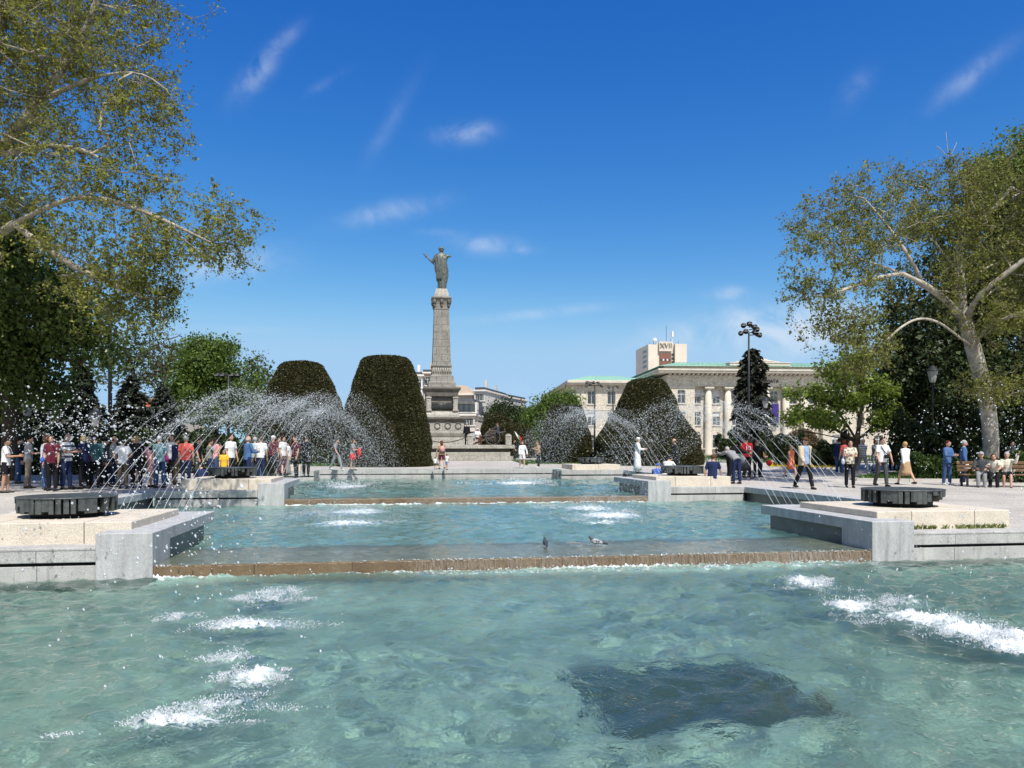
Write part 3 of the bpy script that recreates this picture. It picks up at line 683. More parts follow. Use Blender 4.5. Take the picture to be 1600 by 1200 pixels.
# --- big plane tree, trunk just outside the left of the frame
def plane_left():
    Y = 22; b = (at(-95, Y), Y, gz(at(-95, Y), Y)-.05)
    fork = PX(-80, 420, Y)
    limbs = [[b, PX(-92, 600, Y), fork, PX(-60, 250, Y), PX(0, 240, 21.5), PX(60, 160, 21), PX(110, 90, 21), PX(150, 20, 20.5), PX(160,-80,20.5)],
        [fork, PX(20, 350, 21.5), PX(80, 320, 21), PX(130, 305, 20.5), PX(200, 320, 20), PX(270, 350, 19.5), PX(330, 380, 19)],
        [PX(-60, 250, Y), PX(10, 240, 21), PX(70, 225, 20.3), PX(140, 235, 19.8), PX(190, 270, 19.3)],
        [PX(20,350,21.5), PX(70,385,21), PX(120,420,20.5), PX(170,440,20), PX(220,465,19.8)],
        [PX(-60,250,Y), PX(-40,120,22.5), PX(0,40,23), PX(20,-60,23)],
        [PX(60,160,21), PX(140,120,20), PX(220,110,19.5), PX(260,140,19.3)],
        [fork, PX(-150,300,24), PX(-200,150,25)], [fork, PX(-60,330,26), PX(-20,230,28)]]
    ells = [(*PX(50,60,21), 3.4,3.3,3.2), (*PX(110,180,20.5), 2.7,2.6,2.3), (*PX(190,330,19.8), 2.7,2.2,1.25, 15), (*PX(310,350,19.3), 1.55,1.8,.85, 8), (*PX(140,420,20.3), 2.4,2.2,1.1, 11),
            (*PX(160,40,20.5), 1.55,2.2,2.4), (*PX(-100,150,24), 5,4,5), (*PX(-150,-100,22), 6,5,4), (*PX(215,470,19.8), .95,1.0,.75, 5), (*PX(60,-80,21), 4.5,4,2.5), (*PX(20,270,21), 3,3,2.2, 20), (*PX(215,420,19.8), 1.1,1.6,.8, 6), (*PX(160,480,20), 1.6,1.6,.7, 6), (*PX(345,400,19.2), .7,1,.5, 2), (*PX(235,180,19.8), .9,1.2,1.3, 6)]
    att = envelope(3300, ells, .3, .65, 1.7, 11)
    tree('plane_tree', 'tall pale-barked plane tree with thin yellow-green spring leaves, filling the upper left corner', 'tree', b, limbs, att, PLANEB2, PLANEL, 45, .074, .05, .42, .0036, .57, .48, None, 21, .02, twigs=5, tl=.46, tr=.0045)
plane_left()
def plane_right():
    Y = 31; x, _ = at(1549, Y), 0; b = (x, Y, gz(x, Y)-.05); fork = PX(1522, 545, Y-.3)
    limbs = [[b, PX(1548, 650, Y), fork, PX(1506, 500, Y-.3), PX(1502, 430, Y), PX(1498, 380, Y), PX(1510, 330, Y), PX(1530, 270, Y)],
        [PX(1506,500,Y-.3), PX(1480, 470, Y-1), PX(1445, 445, Y-1.8), PX(1405, 425, Y-2.4), PX(1360, 410, Y-3), PX(1300,390,Y-3.4)],
        [fork, PX(1490, 520, Y-1.3), PX(1466, 502, Y-2), PX(1436, 496, Y-2.8), PX(1408, 510, Y-3), PX(1385, 532, Y-3.2)],
        [PX(1506,500,Y-.3), PX(1530, 460, Y-1), PX(1575, 425, Y-1.5), PX(1620, 390, Y-2)],
        [fork, PX(1540, 510, Y-1), PX(1590, 490, Y-2), PX(1640, 470, Y-2.5)],
        [PX(1445,445,Y-1.8), PX(1420, 400, Y-2), PX(1385, 350, Y-2), PX(1350, 310, Y-2)],
        [PX(1405,425,Y-2.4), PX(1350,440,Y-3.4), PX(1290,465,Y-4)],
        [PX(1498,380,Y), PX(1490,310,Y+.2), PX(1482,250,Y+.3), PX(1478,206,Y+.3)], [PX(1482,250,Y+.3), PX(1470,232,Y+.2), PX(1462,228,Y+.2)], [PX(1482,250,Y+.3), PX(1491,232,Y+.3), PX(1495,222,Y+.3)],
        [PX(1502,430,Y), PX(1460,380,Y+.5), PX(1430,320,Y+.5)], [PX(1498,380,Y), PX(1550,330,Y-1), PX(1590,280,Y-1)]]
    ells = [(*PX(1335,345,Y-2), 2.4,2.4,1.75), (*PX(1300,450,Y-3.6), 1.9,1.7,1.7), (*PX(1430,325,Y-.5), 3.0,2.8,1.45), (*PX(1530,315,Y-.5), 2.9,2.8,1.6), (*PX(1600,330,Y-1), 2.6,2.5,2.6),
            (*PX(1430,400,Y-2), 2.4,2.0,1.8, 5), (*PX(1620,480,Y-2), 2,2,2.4), (*PX(1560,450,Y-1.5), 2.5,1.5,2), (*PX(1330,540,Y-3.6), 1.4,1.2,1.2, 9), (*PX(1265,420,Y-4), 1.0,1.0,1.0, 5), (*PX(1560,600,Y-1.6), 1.5,1.2,.8, 4), (*PX(1680,400,Y),3,3,3)]
    att = envelope(1900, ells, .35, .6, 1.5, 12)
    tree('plane_tree', 'spreading white-barked plane tree with olive leaves and forked trunk on the right', 'tree', b, limbs, att, PLANEB, PLANEL2, 42, .084, .055, .42, .0031, .60, .30, None, 22, .04, twigs=5, tl=.5, tr=.005)
    tb = [PX(1480,290,Y+1), PX(1478,225,Y+1), PX(1482,195,Y+1)]
    # bare dead twigs at the top are grown as a part of this tree's neighbour
plane_right()
def round_tree(name, label, px, base_py, Y, ells_px, leafm, n, nl, ls, spread, seed, rt=.25, bark=DARKB, shell=.6, gap=.25, gs=1.2, step=.6, r0=.012, up=.3, z0=None):
    x = at(px, Y); z = gz(x, Y) if z0 is None else z0; b = (x, Y, z-.05)
    ells = [(*PX(e[0], e[1], Y+(e[4] if len(e) > 4 else 0)), e[2]/F*Y, e[2]/F*Y*.9, e[3]/F*Y) for e in ells_px]
    top = max(ells, key=lambda e: e[2]); H = top[2]-z
    limbs = [[b, (x+.1, Y, z+H*.35), (x-.1, Y, z+H*.65), (top[0], top[1], top[2])]]
    att = envelope(n, ells, shell, gap, gs, seed)
    return tree(name, label, 'tree', b, limbs, att, bark, leafm, nl, ls, spread, step, r0, .48, rt, None, seed, 0, None, up)
round_tree('maple_tree', 'dense dark green maple in shade under the big plane tree at the left edge', 15, 760, 29,
    [(0,360,75,70),(40,480,100,65,-1),(120,490,70,45,-1.5),(-40,560,90,80),(40,590,70,55,-.5),(150,530,45,40,-1.5),(-60,430,100,80)], MAPLEL, 950, 64, .135, .34, 31, .3, gap=.5)
round_tree('chestnut_tree', 'tall dark broadleaf tree standing behind the white-barked plane tree on the right', 1500, 740, 40,
    [(1470,480,85,90),(1440,560,75,95),(1540,400,90,90),(1600,520,110,120),(1500,620,130,75),(1420,640,55,70),(1640,380,90,110),(1600,660,100,50)], DEEPL, 1300, 100, .175, .42, 32, .45, gap=0, shell=.75)
round_tree('lime_tree', 'fresh green tree crown rising highest behind the plane at the top right edge', 1600, 740, 52,
    [(1590,250,60,45),(1640,300,80,80),(1560,300,50,50)], LIMEL, 420, 70, .20, .45, 33, .45, gap=.2)
round_tree('ash_tree', 'bright green round tree left of the topiaries', 335, 720, 58, [(330,580,52,50),(300,560,35,30),(345,565,40,36),(385,600,34,40),(320,620,55,40),(375,640,45,35),(290,600,30,45)], LIMEL, 640, 70, .18, .36, 34, gap=.35)
round_tree('poplar_tree', 'thin-leaved pale tree between the dark spruces and the bright green tree', 215, 720, 64, [(200,545,45,35),(235,560,50,40),(180,570,40,40),(265,590,30,50)], OLIVEL, 330, 12, .22, .4, 35, .2, gap=.6, r0=.02)
round_tree('birch_tree', 'leafless pale-twigged tree beside the thin-leaved tree, behind the spruces', 258, 720, 60, [(250,560,30,40),(268,545,22,30),(245,600,30,40)], OLIVEL, 260, 2, .18, .4, 36, .2, gap=0, r0=.016)
round_tree('elm_tree', 'grey-green twiggy tree just right behind the bright green round tree', 405, 720, 66, [(395,590,30,35),(420,620,25,35),(380,640,30,40)], OLIVEL, 240, 16, .24, .4, 37, .2, gap=.5)
for i, (px, Y, e, lm, lab) in enumerate([
    (800, 105, [(790,655,26,22),(812,660,20,20),(775,650,18,16),(800,680,35,20)], DEEPL, 'dark green round tree far behind the cannon, left of the gap'),
    (848, 98, [(848,652,26,22),(835,670,20,25),(862,640,18,20),(850,690,26,20)], LIMEL, 'lighter green round tree far behind, right of the gap by the court building'),
    (880, 96, [(882,636,17,16),(876,660,20,20)], LIMEL, 'yellow-green tree peeking over the smaller right topiary against the building side wall')]):
    round_tree('street_tree', lab, px, 715, Y, e, lm, 280, 90, .25, .6, 40+i, .25, gap=0, shell=.7, step=1)
round_tree('shade_tree', 'dark leafy tree at far left behind the crowd', 70, 720, 50, [(20,640,60,50),(90,650,50,45),(-40,610,80,70)], MAPLEL, 420, 70, .19, .42, 44, gap=.1)
for i, (px, Y, e, lab) in enumerate([
    (965, 100, [(965,655,18,25),(948,670,16,20),(980,660,14,25)], 'small leafless young tree before the left wing of the court building'),
    (1065, 102, [(1068,660,18,20),(1080,680,20,15)], 'small leafless young tree before the columns of the court building')]):
    round_tree('young_tree', lab, px, 715, Y, e, OLIVEL, 110, 1, .2, .4, 50+i, .1, gap=0, step=.8, r0=.018)
round_tree('park_tree', 'broad dark green park tree standing beyond the bench outside the right edge', 1790, 720, 48, [(1760,560,110,110),(1850,600,120,100),(1700,620,90,80)], DEEPL, 420, 70, .22, .45, 45, gap=.1)
round_tree('park_tree', 'dark green park tree standing beyond the crowd outside the left edge', -190, 720, 46, [(-180,520,120,130),(-260,600,110,100),(-110,600,90,80)], MAPLEL, 420, 70, .22, .45, 46, gap=.1)
# layered hawthorn right of the spruce
def haw():
    Y = 38; x = at(1335, Y); b = (x, Y, gz(x, Y)-.05)
    t = PX(1338, 690, Y)
    limbs = [[b, t, PX(1345, 650, Y), PX(1350, 600, Y), PX(1340, 555, Y)], [t, PX(1300, 668, Y-.5), PX(1262, 640, Y-1), PX(1235, 655, Y-1)], [t, PX(1310, 640, Y-.4), PX(1270, 615, Y-.8), PX(1240, 612, Y-1)],
        [t, PX(1372, 660, Y-.3), PX(1400, 640, Y-.5)], [PX(1345,650,Y), PX(1310,590,Y), PX(1290,570,Y)], [t, PX(1290,680,Y-.8), PX(1250,672,Y-1.2)]]
    k = Y/F
    ells = [(*PX(1262,612,Y-1), 38*k,1.2,10*k), (*PX(1262,652,Y-1), 40*k,1.2,13*k), (*PX(1320,585,Y), 40*k,1.3,16*k), (*PX(1340,560,Y), 26*k,1.2,14*k), (*PX(1375,610,Y), 32*k,1.2,18*k), (*PX(1320,625,Y-.5), 40*k,1.2,10*k), (*PX(1390,655,Y-.4), 28*k,1.2,16*k), (*PX(1300,660,Y-1), 30*k,1,8*k)]
    att = envelope(430, ells, .3, 0, 1, 61)
    tree('hawthorn_tree', 'low layered hawthorn with bright green tiers and dark crooked branches before the court building', 'tree', b, limbs, att, DARKB, HAWL, 26, .15, .18, .35, .010, .5, .16, None, 61)
haw()
def conifer(label, px, top_py, Y, wpx, m, seed, drop=.35, base_py=None, n=34, nl=26, group=None, taper=1.0, ls=.38, prof=None):
    x = at(px, Y); z = gz(x, Y); H = zat(top_py, Y)-z; W = wpx/F*Y/2
    root = empty('spruce_tree', label, 'tree', (x, Y, z), 0, group); r = np.random.default_rng(seed)
    wood = MB(); wood.tube([(0,0,-.1),(.03,0,H*.5),(0,.02,H)], [H*.018+.06, H*.011+.03, .02], 7); C = []; D = []
    z_ = .06 if base_py is None else (zat(base_py, Y)-z)/H
    for i in range(n):
        t = z_+(1-z_)*(i+.5)/n; t = min(.985, t); L0 = W*((1-t)**.8*1.05+.05)*taper if prof is None else W*np.interp(t, *prof)
        k = 7 if t < .8 else 5; a0 = r.random()*6.3
        for j in range(k):
            a = a0+2*math.pi*j/k+r.normal()*.25; L = L0*(.65+.5*r.random()); dr = drop*(1.1-t*.6)
            d = np.array([math.cos(a), math.sin(a), 0])
            pts = [np.array([0,0,t*H])+d*L*s+np.array([0,0,-dr*L*(s**1.4)+.28*dr*L*max(0,s-.6)]) for s in (0,.35,.7,1)]
            wood.tube(pts, [.02+.006*L, .016, .012, .006], 3)
            q = max(4, int(nl*L/W+4)); s = r.random(q)**.6
            sd = np.array([-d[1], d[0], 0])
            P0 = np.stack([np.interp(s, (0,.35,.7,1), [p[c] for p in pts]) for c in range(3)], -1)
            off = r.normal(size=q)*.20*L*(1.15-s); C.append(P0+sd*off[:,None]+np.stack([np.zeros(q),np.zeros(q),-np.abs(off)*.35-.10*r.random(q)], -1))
            D.append(d[None]*.8+sd*np.sign(off)[:,None]*.55+np.array([0,0,-.55*drop-.1]))
    C = np.concatenate(C); D = np.concatenate(D); V, Fq = leaves(C, ls, .5, .3, .42, D)
    np_mesh('crown', V, Fq, m, root); wood.build('trunk', DARKB, root)
    return root
for (px, tp, Y, wd, lab) in [(125,555,40,125,'dark grey-green spruce, tallest of the spruces behind the left crowd'), (205,585,43,120,'bluish-dark spruce in the middle of the left spruces beside the dark mast'),
                         (255,600,46,110,'spruce nearest to the bright green round tree behind the left spray'), (60,590,44,120,'spruce at the left end of the spruces, partly behind maple leaves')]:
    conifer(lab, px, tp, Y, wd, NEEDLE, px, .3, n=30, nl=60, group='spruces behind the left crowd', ls=.34)
conifer('narrow drooping dark spruce in front of the court building columns', 1176, 543, 70, 62, NEEDLE2, 5, .8, n=38, nl=34, ls=.5, prof=((0,.1,.25,.45,.6,.75,.9,.97,1),(.6,.72,.95,1.05,.95,.72,.62,.45,.1)))

# --- clipped yew topiaries
def topiary(label, px, Y, prof, seed, n, ls=.13, asp=1.0):
    """prof: (half width in px, row) from bottom to top"""
    x = at(px, Y); z = gz(x, Y)
    root = empty('yew_topiary', label, 'topiary', (x, Y, z), 0, 'clipped yew topiaries'); r = np.random.default_rng(seed)
    zs = np.array([max(0, zat(p[1], Y)-z) for p in prof]); rs = np.array([p[0]/F*Y for p in prof]); zs[0] = 0
    ph = r.random(8)*6.3
    def bump(a, t): return 1+.014*np.sin(3*a+ph[0]+2*t)+.012*np.sin(7*a+ph[1]-3*t)+.012*np.sin(5*t+ph[2]+2*a)
    m = MB(); nn = 40
    m.loft([[(rr*.975*bump(2*math.pi*i/nn, zz)*math.cos(2*math.pi*i/nn), rr*.975*asp*bump(2*math.pi*i/nn, zz)*math.sin(2*math.pi*i/nn), zz*.985) for i in range(nn)] for rr, zz in zip(rs, zs)])
    # leaf shell, area weighted
    seg = np.hypot(np.diff(rs), np.diff(zs))*(rs[1:]+rs[:-1])/2; pr = seg/seg.sum()
    k = r.choice(len(seg), n, p=pr); u = r.random(n); a = r.random(n)*2*math.pi
    rr = rs[k]+(rs[k+1]-rs[k])*u; zz = zs[k]+(zs[k+1]-zs[k])*u
    if True:
        cap = r.random(n) < .12; rr = np.where(cap, rs[-1]*np.sqrt(r.random(n)), rr); zz = np.where(cap, zs[-1]*.99, zz)
    nx = (zs[k+1]-zs[k]); nz_ = -(rs[k+1]-rs[k]); L = np.hypot(nx, nz_); nx = np.where(cap, 0, nx/L); nz_ = np.where(cap, 1, nz_/L)
    b = bump(a, zz); d = r.normal(0, .016, n)
    hole = np.sin(a*6+zz*1.7+ph[3])+np.sin(zz*3.1-a*4+ph[4])+np.sin(a*11+ph[5])    # shallow hollows where the clipping is thin
    d -= np.clip(hole-1.9, 0, 1)*.16
    C = np.stack([(rr*b+nx*d)*np.cos(a), asp*(rr*b+nx*d)*np.sin(a), zz+nz_*d], -1)
    D = np.stack([nx*np.cos(a), nx*np.sin(a), nz_+.1], -1)*.75+r.normal(size=(n,3))*.55
    V, Fq = leaves(C, ls, .2, .3, .5, D)
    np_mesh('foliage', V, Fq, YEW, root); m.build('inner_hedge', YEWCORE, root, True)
topiary('largest clipped yew topiary, a tall truncated cone just left of the monument', 603, 46, [(73,733),(71,700),(67,675),(61.5,640),(52.5,606),(45,582),(39,567),(34,560.5),(20,557.5)], 1, 80000, .085)
topiary('broad clipped yew topiary, left of and behind the tallest one', 471, 53, [(94,730),(82,690),(71,655),(57,620),(43,590),(33,573),(26,567.5),(12,565.5)], 2, 70000, .10)
topiary('smaller clipped yew topiary beside the small lawn, right of the gap', 885, 52, [(37,725),(40,712),(39.5,698),(37,677),(31,657),(25.5,641),(22,634.5),(10,633)], 3, 36000, .095)
topiary('large clipped yew topiary in front of the court building', 1011, 50, [(86,730),(84,710),(81,692),(72.5,675),(59.5,657),(48.5,640),(41.5,622),(35,608),(29,598.5),(22,594),(10,592.5)], 4, 66000, .095)
topiary('low domed clipped yew at the back, behind the cannon', 777, 84, [(26,712),(27,690),(25,668),(20,655),(12,649),(6,648)], 5, 14000, .16)
topiary('low domed clipped yew in front of the other dome, right of the cannon', 798, 74, [(38,712),(38,700),(36,685),(29,670),(18,663),(8,661)], 6, 18000, .15)

# --- hedges, shrubs, lawns, flowers
def hedge(name, label, cat, pts, wid, h, m, n, ls, group=None, rag=.12):
    """pts world polyline; a leafy hedge along it"""
    P = np.array(pts, float); seg = np.linalg.norm(np.diff(P, axis=0), axis=1); cum = np.concatenate([[0], np.cumsum(seg)])
    root = empty(name, label, cat, (P[0][0], P[0][1], gz(P[0][0], P[0][1])), 0, group)
    s = rng.random(n)*cum[-1]; x = np.interp(s, cum, P[:,0]); y = np.interp(s, cum, P[:,1]); z = np.array([gz(a, b) for a, b in zip(x, y)])
    hh = h*(1+rag*np.sin(s*2.1)+rag*np.sin(s*5.3+1)+rag*.6*np.sin(s*11))
    a = rng.random(n)*math.pi; k = np.where(rng.random(n) < .8, .85+.15*rng.random(n), rng.random(n))
    C = np.stack([x+rng.normal(0,.03,n), y+np.cos(a)*wid/2*k, z+np.sin(a)**.6*hh*k], -1)-np.array(root.location)
    V, Fq = leaves(C, ls, .3); np_mesh('foliage', V, Fq, m, root)
    return root
def line(pa, pb): return [(at(pa[0], pa[1]), pa[1]), (at(pb[0], pb[1]), pb[1])]
hedge('hedge', 'long dark hedge behind the crowd under the left spruces', 'hedge', line((-60,33),(430,37)), 1.6, 1.75, DEEPL, 26000, .14)
hedge('hedge', 'low green box hedge behind the bench on the right', 'hedge', line((1425,31),(1660,29)), 1.1, .95, HEDGEL, 14000, .085)
hedge('shrub', 'dark spiky shrubs behind the flower bed, left of the strolling couple', 'shrub', line((1215,44),(1330,43)), 1.5, 1.45, DEEPL, 8000, .16, rag=.2)
hedge('shrub', 'dark shade shrub mass behind the bench people at right', 'shrub', line((1400,36),(1680,35)), 1.8, 2.3, DEEPL, 12000, .17, rag=.2)
hedge('shrub', 'greenish bush at the foot of the drooping spruce', 'shrub', line((1120,66),(1215,64)), 2, 1.6, DEEPL, 6000, .2, rag=.25)
hedge('hedge', 'trimmed dark hedge at the base of the topiaries on the far left lawn', 'hedge', line((395,49),(560,50)), 1.2, .9, DEEPL, 7000, .13)
x, Y = at(1252, 60), 60
r0_ = empty('round_shrub', 'brownish rounded shrub before the banner window of the court building', 'shrub', (x, Y, gz(x, Y)))
d = rng.normal(size=(5200,3)); d /= np.linalg.norm(d, axis=1, keepdims=True); d[:,2] = np.abs(d[:,2]); k = .8+.2*rng.random((5200,1))
V, Fq = leaves(d*k*np.array([1.75,1.5,2.6]), .17, .3); np_mesh('foliage', V, Fq, leaf_mat('brown_leaf', (.12,.085,.045), .4, .2), r0_)
GRASS = mat('lawn_soil', (.045,.085,.018), .9, .1, .4, 3)
GRASSB = leaf_mat('grass_blade', (.09,.17,.03), .45, .3)
def lawn(poly, n, name, m, h, kerb=None):
    zz = [gz(x, y) for x, y in poly]
    mb = MB(); mb.add([(x, y, z+.012) for (x, y), z in zip(poly, zz)], [tuple(range(len(poly)))]); o = mb.build(name, GRASS); tag(o, kind='structure')
    P = np.array(poly); lo, hi = P.min(0), P.max(0); q = rng.uniform(lo, hi, (n*2, 2)); ins = np.zeros(len(q), bool)
    for i in range(len(P)):
        a, b = P[i], P[(i+1)%len(P)]
        c = ((a[1] > q[:,1]) != (b[1] > q[:,1])) & (q[:,0] < (b[0]-a[0])*(q[:,1]-a[1])/(b[1]-a[1]+1e-9)+a[0]); ins ^= c
    q = q[ins][:n]; z = np.array([gz(a, b) for a, b in q])
    C = np.concatenate([q, (z+h*.45)[:,None]], 1); D = np.tile([0,0,1.0], (len(q),1))
    V, Fq = leaves(C, h, .0, .25, .3, D); tag(np_mesh('grass' if m is GRASSB else 'flowers', V, Fq, m), None, None, None, 'stuff')
lawn([(at(825,47),47),(at(930,46.5),46.5),(at(935,60),60),(at(800,60),60)], 9000, 'lawn', GRASSB, .13)
lawn([(at(560,45),45),(at(380,46),46),(at(380,60),60),(at(640,60),60),(at(690,47),47)], 6000, 'lawn', GRASSB, .13)
lawn([(at(1332,30.5),30.5),(at(1420,30),30),(at(1600,30),30),(at(1700,36),36),(at(1370,36),36)], 7000, 'lawn', GRASSB, .14)
lawn([(at(1205,43),43),(at(1310,42),42),(at(1330,46),46),(at(1200,47),47)], 3000, 'flower_bed', leaf_mat('yellow_flower', (.55,.40,.03), .35, .2), .2)
lawn([(at(-200,32.5),32.5),(at(420,36),36),(at(420,60),60),(at(-300,60),60)], 3000, 'lawn', GRASSB, .13)
lawn([(at(1000,56),56),(at(1400,54),54),(at(1500,95),95),(at(950,95),95)], 6000, 'lawn', GRASSB, .2)
KERB = mat('kerb_stone', (.45,.43,.40), .7, .2, .12, 3)
def kerb(label, pts):
    mb = MB()
    for (x0,y0),(x1,y1) in zip(pts[:-1], pts[1:]):
        d = Vector((x1-x0, y1-y0)).normalized(); nn = Vector((-d.y, d.x))*.07
        z0, z1 = gz(x0,y0), gz(x1,y1)
        mb.add([(x0-nn.x,y0-nn.y,z0-.1),(x1-nn.x,y1-nn.y,z1-.1),(x1+nn.x,y1+nn.y,z1-.1),(x0+nn.x,y0+nn.y,z0-.1),(x0-nn.x,y0-nn.y,z0+.11),(x1-nn.x,y1-nn.y,z1+.11),(x1+nn.x,y1+nn.y,z1+.11),(x0+nn.x,y0+nn.y,z0+.11)],
            [(0,3,2,1),(4,5,6,7),(0,1,5,4),(1,2,6,5),(2,3,7,6),(3,0,4,7)])
    tag(mb.build('kerb', KERB), label, 'kerb')
C = []
for k in range(46):
    u, v = rng.uniform(6.75, 8.9), .49+.06*rng.random(); x, y = L2W(u, v); n = rng.integers(4, 12)
    C.append(np.stack([x+rng.normal(0,.035,n), y+rng.normal(0,.02,n), np.full(n, .05)+.05*rng.random(n)], -1))
C = np.concatenate(C); V, Fq = leaves(C, .07, 0, .35, .3, np.tile([0,0,1.0],(len(C),1))+rng.normal(size=(len(C),3))*.3)
tag(np_mesh('weeds', V, Fq, leaf_mat('weed_leaf', (.16,.20,.05), .4, .3)), 'small weeds sprouting along the foot of the front right beige block', 'weeds', None, 'stuff')
kerb('pale kerb edging the lawn behind the strolling people on the right', [(at(1330,31),31),(at(1338,30.3),30.3),(at(1420,29.8),29.8),(at(1510,29.8),29.8),(at(1620,29.6),29.6)])
kerb('pale kerb in front of the yellow flower bed', [(at(1200,42.6),42.6),(at(1260,41.9),41.9),(at(1325,41.6),41.6)])
kerb('pale kerb along the small lawn beside the smaller right topiary', [(at(825,46.9),46.9),(at(930,46.3),46.3)])
# ------------------------------------------------------------------ monument
MST = blocks(mat('monument_stone', (.255,.242,.215), .8, .2, .24, 1.1, .3, 14, speck=12), .95, .62, .02, .55, 'xz', var=.08)
MSTL = blocks(mat('monument_stone_light', (.365,.345,.305), .8, .2, .2, 1.5, .3, 14, speck=12), 1.3, .8, .02, .6, 'xz', var=.06)
MSTD = mat('monument_stone_dark', (.15,.138,.118), .85, .2, .3, 1.5, .3, 14, speck=10)  # darker stone tone for cornices, wreaths and the terrace recess
BRONZE = mat('statue_bronze', (.065,.072,.062), .5, .5, 0, 5, .3, 12, col2=(.17,.19,.165), metal=.35)
RELIEF = mat('relief_bronze', (.045,.05,.048), .55, .5, .3, 8, .3, 20, metal=.3)
MY = 64.0; MX = at(689.5, MY); k64 = MY/F
def mz(py): return zat(py, MY)-.649
mon = empty('monument', 'tall stone column monument crowned by a bronze robed statue with a sword', 'monument', (MX, MY, .649), TH); mon.scale = (.945, .945, 1)
def sqp(name, prof, m, bev=.02, parent=None): return MB().sq(prof).build(name, m, parent or mon, bevel=bev)
sqp('pedestal_top', [(.66,mz(466)),(.62,mz(462)),(.48,mz(452.5))], MSTL)
capi = MB().sq([(.60,mz(484)),(.62,mz(478)),(.74,mz(470)),(.86,mz(468.4)),(.88,mz(466.2)),(.80,mz(466))]).build('capital', MST, mon, bevel=.02)
m = MB()   # volutes and leaves of the capital
for i in range(4):
    for q in (-.62,0,.62):
        a = i*math.pi/2; c, s = math.cos(a), math.sin(a); lx, ly = .70, q
        m = MB(); m.ball((lx*c-ly*s, lx*s+ly*c, mz(473)), (.16,.16,.26), 8, 6); m.ball((lx*.92*c-ly*s, lx*.92*s+ly*c, mz(479)), (.10,.12,.2), 8, 6); m.build('volute', MSTD, capi, True)
sqp('column_shaft', [(.80,mz(570)),(.635,mz(486)),(.66,mz(485.8)),(.66,mz(484))], MST)
sh_ = MB().sq([(.86,mz(588)),(.86,mz(586)),(.80,mz(585.6)),(.80,mz(575)),(.88,mz(574)),(.88,mz(571)),(.82,mz(570))]).build('shaft_base', MST, mon, bevel=.015)
m = MB()
for i in range(4):
    a = i*math.pi/2; c, s = math.cos(a), math.sin(a)
    for j in range(8):
        q = -.7+.2*j; lx = .815
        m.tube([(lx*c-q*s, lx*s+q*c, mz(585)), (lx*c-q*s, lx*s+q*c, mz(576))], .055, 6)
m.build('fluting', MSTL, sh_, True)
sqp('stepped_plinth', [(1.20,mz(606.5)),(1.18,mz(598.5)),(1.06,mz(598)),(1.02,mz(589)),(.9,mz(588))], MST, .03)
sqp('upper_cornice', [(1.36,mz(621)),(1.42,mz(614)),(1.60,mz(610)),(1.63,mz(607.5)),(1.45,mz(606.5))], MSTD, .03)
pb = sqp('pedestal_body', [(1.10,mz(644)),(1.10,mz(621))], MSTD)
m = MB()
for sx in (-1,1):
    for sy in (-1,1): m = MB(); m.box(sx*1.16-.2, sx*1.16+.2, sy*1.16-.2, sy*1.16+.2, mz(643), mz(621.2)); m.box(sx*1.16-.25, sx*1.16+.25, sy*1.16-.25, sy*1.16+.25, mz(624), mz(622)); m.box(sx*1.16-.26, sx*1.16+.26, sy*1.16-.26, sy*1.16+.26, mz(644), mz(641)); m.build('corner_pilaster', MSTL, pb, bevel=.02)

rl = MB(); rl.box(-.9,.9,-1.13,-1.11,mz(642),mz(630))
rr = random.Random(4)
for i in range(16):
    x_ = -.82+.11*i; hh = rr.uniform(.32,.5); rl.ball((x_, -1.15, mz(641)+hh*.45), (.06,.05,hh*.5), 6, 5); rl.ball((x_, -1.16, mz(641)+hh), (.045,.05,.055), 6, 5)
    rl.tube([(x_, -1.17, mz(641)+hh*.6), (x_+rr.uniform(-.15,.15), -1.19, mz(641)+hh*.75)], .025, 5)
rl.build('battle_relief', RELIEF, pb, True)
sqp('base_moulding', [(1.52,mz(653)),(1.48,mz(649)),(1.30,mz(645)),(1.26,mz(644))], MSTL, .03)
sqp('lower_cornice', [(1.86,mz(661)),(1.90,mz(659)),(2.08,mz(656)),(2.10,mz(653.6)),(1.6,mz(653))], MSTD, .03)
lb = sqp('lower_body', [(1.84,mz(678)),(1.84,mz(661))], MSTL)
m = MB()
for i in range(4):
    a = i*math.pi/2; c, s = math.cos(a), math.sin(a)
    for q in (-1.35,-.45,.45,1.35):
        ring = [(1.86*c-(q+.24*math.cos(t))*s, 1.86*s+(q+.24*math.cos(t))*c, mz(666)+.24*math.sin(t)) for t in np.linspace(0,2*math.pi,17)]
        MB().tube(ring, .055, 5).build('wreath', MSTD, lb, True)
sqp('lower_band', [(1.98,mz(684)),(1.98,mz(681)),(1.90,mz(678.5)),(1.86,mz(678))], MSTD, .02)
sqp('base_block', [(2.05,mz(695.8)),(2.0,mz(684))], MSTL)
pl_ = MB().box(-5.7,5.7,-5.2,5.2,mz(701),mz(695.7)).build('terrace_slab', MSTL, mon, bevel=.03)
MB().box(-5.2,5.2,-4.8,4.8,mz(706),mz(701)).build('terrace_recess', MSTD, pl_)
MB().box(-5.4,5.4,-5.0,5.0,mz(712.5),mz(706)).build('terrace_wall', MSTL, mon, bevel=.02)
MB().box(-5.6,5.6,-5.3,5.3,-.3,mz(712.5)).build('terrace_step', MSTL, mon, bevel=.03)
